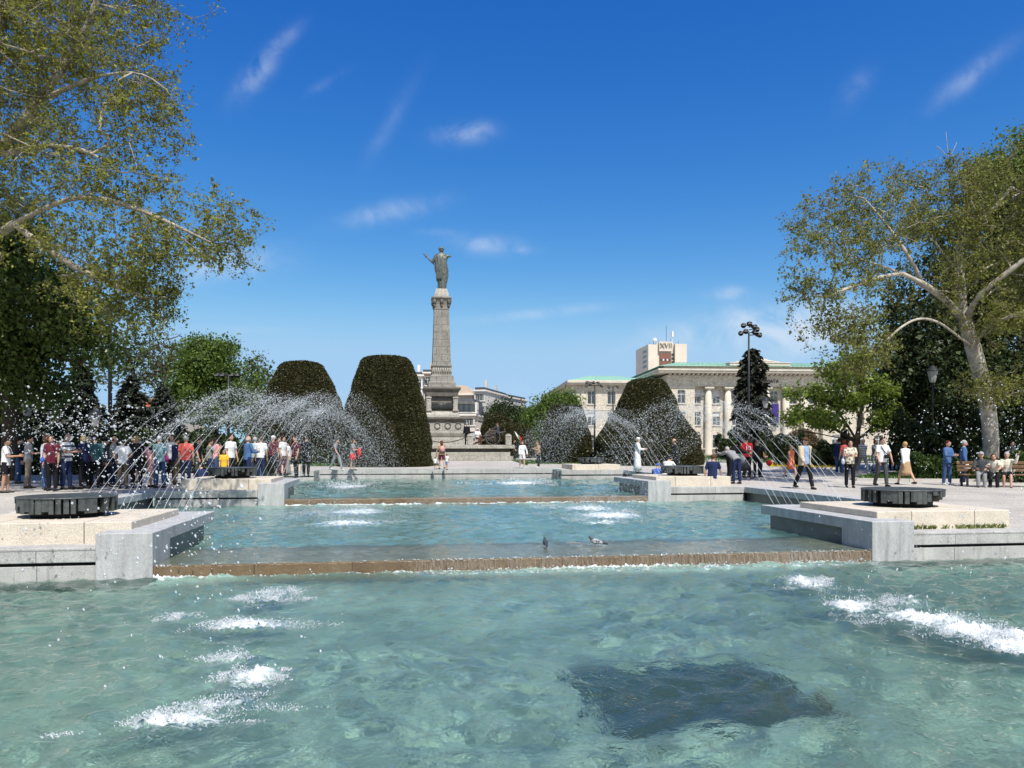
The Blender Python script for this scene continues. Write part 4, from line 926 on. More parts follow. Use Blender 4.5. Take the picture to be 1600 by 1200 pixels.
# statue, seen from behind: robe with diagonal folds, sword in the bent left arm, right arm pointing out
sz0, sz1 = mz(452.5), mz(386); sh = sz1-sz0
m = MB(); rings = []
prof = [(0,.30,.30,.05),(.06,.33,.32,.06),(.2,.38,.30,.08),(.34,.47,.31,.06),(.46,.52,.32,.03),(.56,.50,.31,0),(.66,.46,.29,-.02),(.74,.49,.27,-.02),(.80,.50,.23,-.02),(.835,.36,.2,0),(.855,.15,.14,0),(.885,.12,.12,0)]
for t, rx, ry, ox in prof:
    rings.append([((rx*math.cos(a)*(1+.07*math.sin(9*a+t*10)+.05*math.sin(5*a-t*14)*(t<.75)))+ox, ry*math.sin(a)*(1+.08*math.sin(11*a+t*9)*(t<.8)), sz0+t*sh) for a in np.linspace(0,2*math.pi,40,endpoint=False)])
m.loft(rings)
hz = sz0+.935*sh
m.ball((0,-.0,hz), (.20,.22,.26), 14, 10)
m.tube([(.36,0,sz0+.79*sh),(.54,-.03,sz0+.785*sh),(.66,.02,sz0+.79*sh),(.72,.03,sz0+.79*sh)], [.15,.12,.085,.07], 10)
for q in range(4): m.tube([(.70,.03-.03*q+.05,sz0+.792*sh),(.84,.0-.03*q+.07,sz0+.79*sh-.01*q)], [.028,.018], 5)
m.tube([(-.38,0,sz0+.78*sh),(-.56,.02,sz0+.70*sh),(-.66,.05,sz0+.63*sh)], [.16,.13,.10], 10)
m.tube([(-.66,.05,sz0+.63*sh),(-.86,.2,sz0+.70*sh),(-.98,.28,sz0+.735*sh)], [.10,.08,.07], 10)
for q in range(4): m.tube([(-.98,.28,sz0+.735*sh),(-1.06,.30,sz0+.74*sh+.03*q),(-1.0,.36,sz0+.755*sh+.03*q)], [.03,.026,.018], 5)
st = m.build('statue_figure', BRONZE, mon, True, remesh=.028); st.scale = (1.14, 1.14, 1)
m = MB()
for q in range(9):   # drapery cords falling diagonally over the back
    u0 = -.36+.085*q
    pts = []
    for t in np.linspace(0,1,9):
        zz = sz0+sh*(.80-.62*t); xx = max(-.37, min(.37, .34-.72*t*.95+u0*(.35+.75*t)*.9))
        rx = .44; yy = -.30*math.sqrt(max(.05,1-(xx/.52)**2))-.015
        pts.append((xx, yy, zz))
    m.tube(pts, [.02]+[.046]*7+[.015], 6)
m.build('drapery', BRONZE, st, True)
m = MB(); m.ball((0,.0,hz+.06), (.21,.23,.2), 14, 6)
for q in range(14): a = q*2*math.pi/14; m.ball((.195*math.cos(a), .21*math.sin(a), hz+.07), (.045,.045,.055), 6, 5)
m.build('wreath_hair', BRONZE, st, True)
m = MB(); m.tube([(-.55,.15,sz0+.60*sh),(-1.0,.30,sz0+.75*sh),(-1.28,.38,sz0+.835*sh)], [.05,.055,.045], 6); m.tube([(-1.22,.36,sz0+.77*sh),(-1.06,.32,sz0+.83*sh)], .045, 6); m.ball((-1.31,.40,sz0+.85*sh), .08, 8, 6)
m.build('sword', BRONZE, st, True)
# bollards with chain and cannon on the terrace
def mloc(x, y, z=None): c, s = math.cos(TH), math.sin(TH); return (MX+x*c-y*s, MY+x*s+y*c, .649+(mz(695.7) if z is None else z))
for x_, lab in ((1.95,'stone bollard at the middle of the terrace front, holding the chain'), (4.95,'stone bollard at the right end of the monument terrace')):
    o = empty('stone_bollard', lab, 'bollard', mloc(x_,-4.7), TH, 'terrace bollards')
    MB().box(-.23,.23,-.23,.23,0,.62).build('bollard_post', MSTL, o, bevel=.02); MB().lathe([(.26,.62),(.28,.68),(.24,.78),(.12,.86),(.02,.88)], n=14).build('bollard_cap', MSTL, o, True)
ch = MB()
for i in range(40):
    t = i/39; x_ = -1.9+3.6*t; z_ = .62-.42*(1-(2*t-1)**2)
    ch.ball((x_, 0, z_), (.05,.03 if i%2 else .045,.045), 6, 4)
o = ch.build('chain', IRON); o.location = mloc(0,-4.7); o.rotation_euler = (0,0,TH); tag(o, 'dark iron chain sagging between bollards on the monument terrace', 'chain')
o = empty('stone_bollard', 'stone bollard behind the tall topiary edge at the chain left end', 'bollard', mloc(-2.1,-4.7), TH, 'terrace bollards')
MB().box(-.23,.23,-.23,.23,0,.62).build('bollard_post', MSTL, o, bevel=.02); MB().lathe([(.26,.62),(.28,.68),(.24,.78),(.12,.86),(.02,.88)], n=14).build('bollard_cap', MSTL, o, True)
can = empty('cannon', 'old field cannon with big spoked wheels on the monument terrace', 'cannon', mloc(3.75,-4.1), TH)
GUN = mat('cannon_metal', (.05,.052,.05), .45, .5, .2, 8, metal=.5); WOODG = mat('cannon_wood', (.10,.085,.07), .7, .2, .25, 8)
for y_ in (-.45,.45):
    m = MB(); ring = [(.56*math.cos(t), y_, .58+.56*math.sin(t)) for t in np.linspace(0,2*math.pi,29)]; m.tube(ring, .045, 6)
    for q in range(12): t = q*math.pi/6; m.tube([(0,y_,.58),(.54*math.cos(t),y_,.58+.54*math.sin(t))], .026, 5)
    m.ball((0,y_,.58), (.11,.14,.11), 10, 6); m.build('wheel', WOODG, can, True)
MB().tube([(-.75,0,.62),(-.6,0,.66),(.3,0,.86),(1.05,0,1.05),(1.1,0,1.06)], [.10,.15,.12,.08,.10], 12).build('barrel', GUN, can, True)
MB().tube([(.15,.16,.62),(-.6,.16,.4),(-1.5,.12,.08)], [.07,.08,.06], 6).tube([(.15,-.16,.62),(-.6,-.16,.4),(-1.5,-.12,.08)], [.07,.08,.06], 6).tube([(0,-.5,.58),(0,.5,.58)], .06, 8).build('carriage', WOODG, can, True)
# small tricolour flag planted at the terrace end
fl = empty('small_flag', 'small white green and red flag drooping at the right end of the terrace', 'flag', mloc(5.35,-4.8), TH)
MB().tube([(0,0,-.3),(.05,0,1.15)], .015, 6).build('flag_pole', WOODG, fl)
for nm, c_, a, b in (('white_stripe',(.75,.75,.75),0,.2),('green_stripe',(.03,.25,.08),.2,.36),('red_stripe',(.6,.02,.02),.36,.62)):
    m = MB(); V = []
    for i in range(9):
        t = i/8
        for s_ in (a, b): V.append((.05+s_*.9+.25*t, .03*math.sin(t*7+s_*5), 1.12-.55*t-.9*s_))
    m.add(V, [(2*i,2*i+1,2*i+3,2*i+2) for i in range(8)]); o = m.build(nm, mat('flag_'+nm, c_, .8), fl); sf = o.modifiers.new('t','SOLIDIFY'); sf.thickness = .008

def text_mesh(name, cu, parent, loc, rot, m):
    t = bpy.data.objects.new(name, cu); COL.objects.link(t); bpy.context.view_layer.update()
    me = bpy.data.meshes.new_from_object(t.evaluated_get(bpy.context.evaluated_depsgraph_get())); bpy.data.objects.remove(t)
    o = bpy.data.objects.new(name, me); COL.objects.link(o); o.parent = parent; o.location = loc; o.rotation_euler = rot; me.materials.clear(); me.materials.append(m); return o
# ------------------------------------------------------------------ buildings
GLASS = mat('window_glass', (.035,.045,.055), .08, .8)
FRAMEW = mat('window_frame', (.62,.62,.60), .5, .3)
CURTAIN = mat('curtain', (.55,.56,.56), .9, .1, .2, 3)
CSTONE = blocks(mat('court_limestone', (.53,.48,.40), .8, .2, .12, .9, .2, 8, speck=4), 1.2, .55, .010, .92, 'xz', var=.035)
CTRIM = mat('court_trim', (.55,.50,.42), .8, .2, .14, .8, .1, 8)
COPPER = mat('copper_roof', (.30,.52,.40), .6, .3, .14, .5, .1, 4)
def wallo(mb, x0, x1, z0, z1, ops, dep=.35, y=0):
    """front wall (facing -y) with real openings and reveals; ops: (xa,xb,za,zb)"""
    xs_ = sorted({x0, x1, *[o[0] for o in ops], *[o[1] for o in ops]}); zs_ = sorted({z0, z1, *[o[2] for o in ops], *[o[3] for o in ops]})
    for i in range(len(xs_)-1):
        for j in range(len(zs_)-1):
            cx, cz = (xs_[i]+xs_[i+1])/2, (zs_[j]+zs_[j+1])/2
            if any(o[0] < cx < o[1] and o[2] < cz < o[3] for o in ops): continue
            mb.add([(xs_[i],y,zs_[j]),(xs_[i+1],y,zs_[j]),(xs_[i+1],y,zs_[j+1]),(xs_[i],y,zs_[j+1])], [(0,1,2,3)])
    for a, b, c, d in ops:
        for p, q in (((a,c),(a,d)),((a,d),(b,d)),((b,d),(b,c)),((b,c),(a,c))):
            mb.add([(p[0],y,p[1]),(q[0],y,q[1]),(q[0],y+dep,q[1]),(p[0],y+dep,p[1])], [(0,1,2,3)])
def window(parent, a, b, c, d, y=0, dep=.33, frame=.07, mull=1, tr=.68, sill=True, blind=0, gl=None, trimm=None):
    f = MB(); yy0, yy1 = y+dep-.09, y+dep
    f.box(a,a+frame,yy0,yy1,c,d); f.box(b-frame,b,yy0,yy1,c,d); f.box(a+frame,b-frame,yy0,yy1,c,c+frame); f.box(a+frame,b-frame,yy0,yy1,d-frame,d)
    for i in range(mull): xm = a+(b-a)*(i+1)/(mull+1); f.box(xm-frame*.4,xm+frame*.4,yy0+.004,yy1-.004,c+frame,d-frame)
    if tr: zt = c+(d-c)*tr; f.box(a+frame,b-frame,yy0+.008,yy1-.008,zt-frame*.5,zt+frame*.5)
    fo = f.build('window', FRAMEW, parent)
    MB().box(a+.01,b-.01,yy0+.03,yy0+.05,c+.01,d-.01).build('pane', gl or GLASS, fo)
    if blind: MB().box(a+frame,b-frame,yy0+.015,yy0+.028,d-(d-c)*blind,d-frame).build('blind', CURTAIN, fo)
    if sill: MB().box(a-.12,b+.12,y-.14,y+.2,c-.12,c).build('sill', trimm or CTRIM, fo)
    return fo
def gable(mb, x0, x1, y0, y1, z0, z1, inx, iny, th=.0):
    mb.add([(x0,y0,z0),(x1,y0,z0),(x1,y1,z0),(x0,y1,z0),(x0+inx,y0+iny,z1),(x1-inx,y0+iny,z1),(x1-inx,y1-iny,z1),(x0+inx,y1-iny,z1)], [(0,1,5,4),(1,2,6,5),(2,3,7,6),(3,0,4,7),(4,5,6,7),(0,3,2,1)])
def court():
    Yc = 115.0; q = Yc/F; xo = at(1042, Yc); ph = R(4)
    c = empty('court_building', 'long pale limestone court building with columns and green copper roofs', 'building', (xo, Yc, .6), ph)
    Z = lambda py: zat(py, Yc)-.6
    X = lambda px: (px-1042)*q*1.01
    W = X(1335); rows = ((609,630),(643,664),(679,700)); rr = random.Random(3)
    ops = []; side = []
    for px in (1065,1312):
        for a, b in rows: ops.append((X(px-6),X(px+6),Z(b),Z(a)))
    x0c, x1c = X(1086), X(1291)
    m = MB(); wallo(m, 0, x0c, 0, Z(603), [o for o in ops if o[1] < x0c]); wallo(m, x1c, W, 0, Z(603), [o for o in ops if o[0] > x1c])
    # recessed colonnade wall
    bays = [1092.5,1123.5,1154.5,1185.5,1216.5,1247.5,1279]
    ops2 = [(X(p-6),X(p+6),Z(b),Z(a)) for p in bays for a, b in rows]
    wallo(m, x0c, x1c, 0, Z(603), ops2, .3, .9)
    m.add([(x0c,0,0),(x0c,.9,0),(x0c,.9,Z(603)),(x0c,0,Z(603))],[(0,1,2,3)]); m.add([(x1c,0,0),(x1c,.9,0),(x1c,.9,Z(603)),(x1c,0,Z(603))],[(0,3,2,1)])
    m.box(0,.25,.02,24,0,Z(603)); m.box(W-.25,W,.02,24,0,Z(603)); m.box(0.26,W-.26,23.7,24,0,Z(603)); m.box(x0c+.01,x1c-.01,.3,.89,Z(702),Z(700.5))
    m.build('wall', CSTONE, c)
    for o in ops: window(c, *o, y=0, dep=.3, blind=rr.choice([0,0,.35]))
    for o in ops2: window(c, *o, y=.9, dep=.26, blind=rr.choice([0,0,.3,.45]))
    for p in (1109,1140,1171,1202,1233,1263):
        col = MB().lathe([(.62,Z(712)),(.62,Z(709)),(.54,Z(707.5)),(.52,Z(660)),(.46,Z(607))], (X(p),.45,0), 18).build('column', CTRIM, c, True)
        MB().box(X(p)-.68,X(p)+.68,-.22,.88,Z(606.5),Z(603.2)).lathe([(.46,Z(608)),(.60,Z(606.6))],(X(p),.45,0),18).build('capital', CTRIM, col)
    MB().box(-.12,x0c+.02,-.12,.0,Z(606),Z(603.3)).box(x1c-.02,W+.12,-.12,0,Z(606),Z(603.3)).build('pilaster_band', CTRIM, c)
    MB().box(-.05,W+.05,-.06,24,Z(603),Z(586)).build('entablature', CSTONE, c)
    d = MB()
    for i in range(40): xd = .2+W*i/40; d.box(xd,xd+.32,-.85,-.065,Z(585.9),Z(583.5))
    d.build('dentils', CTRIM, c)
    MB().box(-1.6,W+1.6,-1.55,25.5,Z(583.4),Z(580.5)).box(-1.75,W+1.75,-1.7,25.7,Z(580.5),Z(577.5)).build('cornice', CTRIM, c, bevel=.05)
    MB().box(-.6,W+.6,-.7,24.8,Z(577.5),Z(571.5)).build('parapet', CTRIM, c, bevel=.04)
    r = MB(); gable(r, -1.5, W+1.5, -1.3, 25.3, Z(573), Z(560), 4.6, 6.5)
    ro = r.build('roof', COPPER, c); s_ = MB()
    for i in range(52):
        xs0 = -1.5+(W+3)*i/52; t = min(1, max(0, (xs0+1.5)/4.6), (W+1.5-xs0)/4.6)
        s_.tube([(xs0,-1.3,Z(573)+.03),(xs0,-1.3+6.5*t,Z(573)+(Z(560)-Z(573))*t+.03)], .04, 4)
    s_.build('roof_seams', COPPER, ro)
    MB().box(X(1138),X(1234),-.95,.6,Z(571.5),Z(567.5)).box(X(1137),X(1235),-1.05,.7,Z(567.5),Z(566)).build('attic_block', CTRIM, c, bevel=.04)
    cr = MB(); rr = random.Random(9)      # carved crest
    for i in range(15):
        px = 1152+4.6*i; h = 8*math.exp(-((px-1185)/18)**2)+2.5
        cr.ball((X(px), -.3, Z(566)+h*q*.35), (.32,.35,h*q*.5), 8, 6)
    cr.ball((X(1185),-.4,Z(561)), (.7,.4,.6), 12, 8)
    cr.build('carved_crest', CTRIM, c, True)
    # lettering (only its end shows beside the spruce)
    cu = bpy.data.curves.new('facade_lettering', 'FONT'); cu.body = 'СЪДЕБНА ПАЛАТА'; cu.size = .62; cu.extrude = .05; cu.space_character = 1.12; cu.align_x = 'RIGHT'
    text_mesh('facade_lettering', cu, c, (X(1219), -.13, Z(597.3)), (R(90),0,0), IRON)
    # banner below the arched window
    b = MB(); V = []
    for i in range(13):
        for s2 in (0,1): V.append((X(1209.5)+s2*1.15, .35+.04*math.sin(i*.9+s2), Z(630)-(Z(630)-Z(664))*i/12))
    b.add(V, [(2*i,2*i+1,2*i+3,2*i+2) for i in range(12)]); o = b.build('banner', mat('banner_blue', (.035,.025,.16), .8), c); o.modifiers.new('t','SOLIDIFY').thickness = .02
    # wings
    for sgn, (pa, pb) in ((-1,(903,1042)),(1,(1335,1480))):
        xa, xb = X(pa)*1.02, X(pb)
        if sgn < 0: xb = -.02
        else: xa = W+.02
        yw = 3.0; zt = Z(604)+.45
        ps = [932,963,994,1025] if sgn < 0 else [1362,1393,1424,1455]
        ops = [(X(p)*1.02-.62,X(p)*1.02+.62,Z(b),Z(a)) for p in ps for a, b in rows]
        m = MB(); wallo(m, xa, xb, 0, zt, ops, .3, yw); m.box(xa,xa+.25,yw+.02,yw+36,0,zt) if sgn < 0 else m.box(xb-.25,xb,yw+.02,yw+36,0,zt); m.box(xa+.26,xb-.26,yw+35.7,yw+36,0,zt)
        m.build('wing_wall', CSTONE, c)
        for o in ops: window(c, *o, y=yw, dep=.28, blind=rr.choice([0,0,.3]))
        MB().box(xa-.05,xb-.0,yw-.08,yw,Z(640),Z(638.5)).build('string_course', CTRIM, c)
        ea = xa-.9 if sgn < 0 else xa+.0; eb = xb-.75 if sgn < 0 else xb+.9
        MB().box(ea,eb,yw-.9,yw+36.9,zt,zt+.22).box(ea-.12,eb,yw-1.05,yw+37,zt+.22,zt+.62).build('wing_cornice', CTRIM, c, bevel=.04)
        r = MB(); gable(r, ea, eb, yw-.9, yw+36.8, zt+.62, zt+2.1, 4.5, 8.5); ro = r.build('wing_roof', COPPER, c); s_ = MB()
        for i in range(22):
            xs0 = ea+(eb-ea)*i/22; t = min(1, max(0,(xs0-ea)/4.5), (eb-xs0)/4.5)
            s_.tube([(xs0,yw-.9,zt+.65),(xs0,yw-.9+8.5*t,zt+.65+1.48*t)], .04, 4)
        s_.build('roof_seams', COPPER, ro)
        if sgn < 0:
            for i in range(7):
                ys = yw+2.5+i*4.8
                for a, b in rows: MB().box(xa-.02,xa+.05,ys,ys+1.2,Z(b),Z(a)).build('side_window', GLASS, c)
court()
def tower():
    Yt = 230.0; q = Yt/F; xo = at(1013, Yt)
    c = empty('hotel_tower', 'beige high-rise tower with roman numerals and antennas behind the court roof', 'tower', (xo, Yt, .6), R(6))
    Z = lambda py: zat(py, Yt)-.6; X = lambda px: (px-1013)*q
    TW = mat('tower_concrete', (.60,.54,.45), .85, .2, .08, .3); TB = mat('tower_brown', (.20,.10,.075), .8, .2, .1, 1)
    MB().box(X(1013),X(1028),0,14,0,Z(538)).build('wall', TW, c); MB().box(X(1056),X(1075),0,14,0,Z(536.5)).build('wall', TW, c)
    core = MB().box(X(1028),X(1056),1.2,13.8,0,Z(535)).build('recessed_wall', TW, c)
    m = MB().box(X(1033),X(1051),.75,1.19,0,Z(551)); m.build('brown_panel', TB, c)
    for py in (560,570,580,590,600):
        for i in range(5): MB().box(X(1034)+i*.62,X(1034)+i*.62+.45,.66,.74,Z(py+3),Z(py)).build('window', FRAMEW if i%2 else GLASS, c)
    for py in (551,557,563,569): MB().box(X(1052.3),X(1055.5),1.1,1.19,Z(py+4),Z(py)).build('window', GLASS, c)
    for py in (545,553,561,569): MB().box(-.06,-.01,2,6,Z(py+4),Z(py)).build('side_window', GLASS, c)
    MB().box(X(1031),X(1052),.4,1.19,Z(548),Z(533)).build('sign_board', TW, c)
    cu = bpy.data.curves.new('roof_numerals', 'FONT'); cu.body = 'XVII'; cu.size = 2.0; cu.extrude = .12; cu.space_character = 1.05
    text_mesh('roof_numerals', cu, c, (X(1032), .2, Z(542.5)), (R(90),0,0), mat('numeral_brown', (.25,.22,.17), .6))
    for px, p0, p1, r in ((1050,533,504,.06),(1060,536,512,.10),(1029,538,526,.08),(1023,538,530,.05),(1070,537,527,.05),(1066,537,530,.04),(1017,538,532,.04),(1038,533,527,.04),(1057,536,524,.04)):
        MB().tube([(X(px),5,Z(p0)-.2),(X(px),5,Z(p1))], r, 6).build('antenna', FRAMEW if px in (1060,) else IRON, c)
    MB().box(X(1058.5),X(1061.5),4.6,5.4,Z(522),Z(513.5)).build('antenna_panel', FRAMEW, c); MB().ball((X(1031),4.8,Z(527.5)), (.7,.4,.65), 10, 7).build('dish', FRAMEW, c)
tower()
def townhouse(label, px0, px1, Y, py_top, rot, wallc, rows, cols, depth=12, style='flat', seed=1, wins=True, balc=()):
    q = Y/F; xo = at(px0, Y); c = empty('town_house', label, 'building', (xo, Y, .6), rot)
    wm = mat('stucco_%d' % seed, wallc, .85, .2, .08, .5, .1, 4); tm = mat('stucco_trim', (.66,.62,.56), .8, .2, .06, 1)
    W = (px1-px0)*q; H = zat(py_top, Y)-.6; fh = H/rows; ops = []; rr = random.Random(seed)
    for r in range(rows):
        for k in range(cols):
            a = W*(k+.5)/cols-.45; ops.append((a, a+.9, fh*r+fh*.28, fh*r+fh*.82))
    m = MB(); wallo(m, 0, W, 0, H, ops, .25, 0); m.box(0,.2,.02,depth,0,H); m.box(W-.2,W,.02,depth,0,H); m.box(.21,W-.21,depth-.2,depth,0,H); m.build('wall', wm, c)
    for o in ops: window(c, *o, dep=.22, frame=.06, tr=.7, trimm=tm, blind=rr.choice([0,0,.4]))
    MB().box(-.25,W+.25,-.3,depth+.2,H,H+.28).build('cornice', tm, c, bevel=.04)
    slate = mat('slate_roof', (.06,.065,.075), .6, .3, .2, 2)
    if style == 'mansard':
        r = MB(); gable(r, -.1, W+.1, -.15, depth, H+.28, H+2.6, .5, .9); ro = r.build('roof', slate, c)
        for k in range(cols):
            xm = W*(k+.5)/cols; d = MB().box(xm-.75,xm+.75,-.1,1.5,H+.35,H+2.0); d.lathe([(.75,0),(.75,.01)], (xm,.3,H+2.0), 12); dd = d.build('dormer', tm, ro)
            MB().box(xm-.48,xm+.48,-.13,-.09,H+.6,H+1.75).build('dormer_window', GLASS, dd)
    elif style == 'curved':
        r = MB(); r.loft([[(W*(.5-.5*math.cos(t))*1.0, y_, H+.28+1.5*math.sin(t)) for t in np.linspace(0,math.pi,13)] for y_ in (0,depth)]); r.build('roof', mat('peach_gable', (.56,.45,.36), .85, .2, .1, 1), c)
    else:
        MB().box(.1,W-.1,.1,depth-.1,H+.28,H+.7).build('roof', slate, c); MB().box(W*.7,W*.85,2,3,H+.7,H+2).build('chimney', wm, c)
    for (k, r) in balc:
        xm = W*(k+.5)/cols; bo = MB().box(xm-.9,xm+.9,-.9,-.01,fh*r+.1,fh*r+.25).build('balcony', tm, c); MB().box(xm-.9,xm+.9,-.9,-.84,fh*r+.25,fh*r+1.05).box(xm-.9,xm-.84,-.83,-.01,fh*r+.25,fh*r+1.05).box(xm+.84,xm+.9,-.83,-.01,fh*r+.25,fh*r+1.05).build('balcony_rail', tm, bo)
    return c
townhouse('white narrow town house behind the tall topiary, left of the column', 630, 660, 118, 588, R(4), (.68,.66,.63), 5, 3, 14, 'flat', 1)
h = townhouse('peach town house wall right behind the column base, left side', 660, 676, 124, 584, R(4), (.60,.42,.31), 5, 1, 14, 'flat', 2)
townhouse('peach gabled town house with curved roof right of the pedestal', 704, 738, 130, 618, R(-4), (.64,.48,.37), 4, 4, 14, 'curved', 3)
townhouse('white town house with slate mansard and row of arched dormers right of the pedestal', 700, 742, 112, 650, R(-6), (.60,.53,.48), 3, 5, 12, 'mansard', 4)
townhouse('pale corner house with white balconies, second from the right of the left street', 741, 758, 122, 612, R(-14), (.58,.56,.52), 5, 2, 14, 'flat', 5, balc=((0,1),(0,3)))
townhouse('grey balconied house at the end of the left street, by the far trees', 757, 771, 136, 618, R(-20), (.50,.50,.50), 5, 2, 18, 'flat', 6, balc=((1,2),(1,4),(1,1)))
def redroof(label, px, py, Y, wpx, seed):
    q = Y/F; W = wpx*q; c = empty('red_roof_house', label, 'house', (at(px, Y), Y, .6), 0); H = zat(py, Y)-.6
    m = MB(); ops = [(W*.2,W*.2+1,H*.35,H*.7),(W*.6,W*.6+1,H*.35,H*.7)]; wallo(m,0,W,0,H,ops); m.box(0,.2,.02,9,0,H); m.box(W-.2,W,.02,9,0,H); m.build('wall', mat('cream_wall',(.5,.45,.38),.85), c)
    for o in ops: window(c, *o)
    r = MB(); gable(r,-.5,W+.5,-.5,9.5,H,H+2.6,W*.35,4.9); r.build('roof', mat('red_tiles',(.36,.10,.05),.8,.2,.25,3), c)
redroof('red tiled house roof glimpsed through the trees at far left', 0, 650, 90, 55, 1)
redroof('reddish house roof glimpsed between the spruces and the bright green tree', 225, 636, 95, 50, 2)
# ------------------------------------------------------------------ people
def cloth(c): return mat('cloth_%02x%02x%02x' % tuple(int(x*255) for x in c), c, .85, .15, .16, 7, .25, 30)
SK = [mat('skin_%d' % i, c, .5, .35, .06, 12) for i, c in enumerate([(.50,.29,.20),(.42,.23,.15),(.56,.35,.26)])]
EYE = mat('eye', (.02,.015,.012), .2); LIP = mat('lip', (.33,.11,.09), .5)
SHOE = mat('shoe_dark', (.02,.018,.016), .5); SHOEW = mat('shoe_light', (.6,.6,.58), .6)
C_ = dict(white=(.72,.72,.71), cream=(.62,.57,.46), navy=(.018,.028,.075), jeans=(.045,.085,.18), lblue=(.22,.33,.50), denim=(.07,.14,.30), black=(.012,.012,.014), grey=(.26,.26,.27),
    dgrey=(.06,.065,.07), taupe=(.20,.17,.14), khaki=(.11,.085,.06), red=(.55,.025,.03), coral=(.62,.12,.10), orange=(.75,.20,.11), yellow=(.70,.42,.04), pink=(.62,.32,.34), magenta=(.55,.04,.25), teal=(.05,.13,.14),
    aqua=(.30,.45,.45), beige=(.50,.40,.28), tan=(.38,.26,.15), maroon=(.11,.018,.03), blue=(.05,.12,.42), brown=(.10,.05,.03), blond=(.42,.27,.11), grhair=(.38,.37,.36), hair=(.022,.015,.011), auburn=(.10,.03,.012), green=(.05,.12,.05))
def rotx(v, a): return Vector((v[0], v[1]*math.cos(a)-v[2]*math.sin(a), v[1]*math.sin(a)+v[2]*math.cos(a)))
POSES = dict(
    stand=dict(), walk=dict(L=(22,6), Rr=(-20,14), aL=(-18,6,12,0), aR=(20,6,18,0)), walk2=dict(L=(-18,10), Rr=(20,6), aL=(16,8,25,0), aR=(-14,8,10,0)),
    fold=dict(aL=(22,8,85,55), aR=(26,8,88,55)), phone=dict(aL=(8,6,8,0), aR=(32,8,105,20)), hold=dict(aL=(20,8,75,25), aR=(20,8,75,25)), back=dict(aL=(-6,8,12,0), aR=(-4,8,15,0)),
    elbow=dict(aL=(-10,28,75,30), aR=(-10,28,75,30)), lean=dict(lean=32, aL=(55,6,25,10), aR=(55,6,25,10)), bend=dict(lean=55, L=(8,10), aL=(75,6,25,10), aR=(75,6,25,10)),
    sit=dict(sit=1, L=(82,86), Rr=(86,82), aL=(25,10,55,20), aR=(30,10,50,20)), sitlean=dict(sit=1, lean=22, L=(80,70), Rr=(86,84), aL=(40,10,40,15), aR=(45,8,45,20)),
    situp=dict(sit=1, L=(84,70), Rr=(80,88), aL=(75,20,95,-10), aR=(30,8,60,20)), reach=dict(aL=(60,10,20,0), aR=(15,8,30,0)), hand=dict(L=(10,4), Rr=(-12,12), aL=(6,24,6,0), aR=(8,10,20,0)), sitback=dict(sit=1, lean=10, L=(75,80), Rr=(80,75), aL=(-5,18,12,0), aR=(25,10,30,10)))
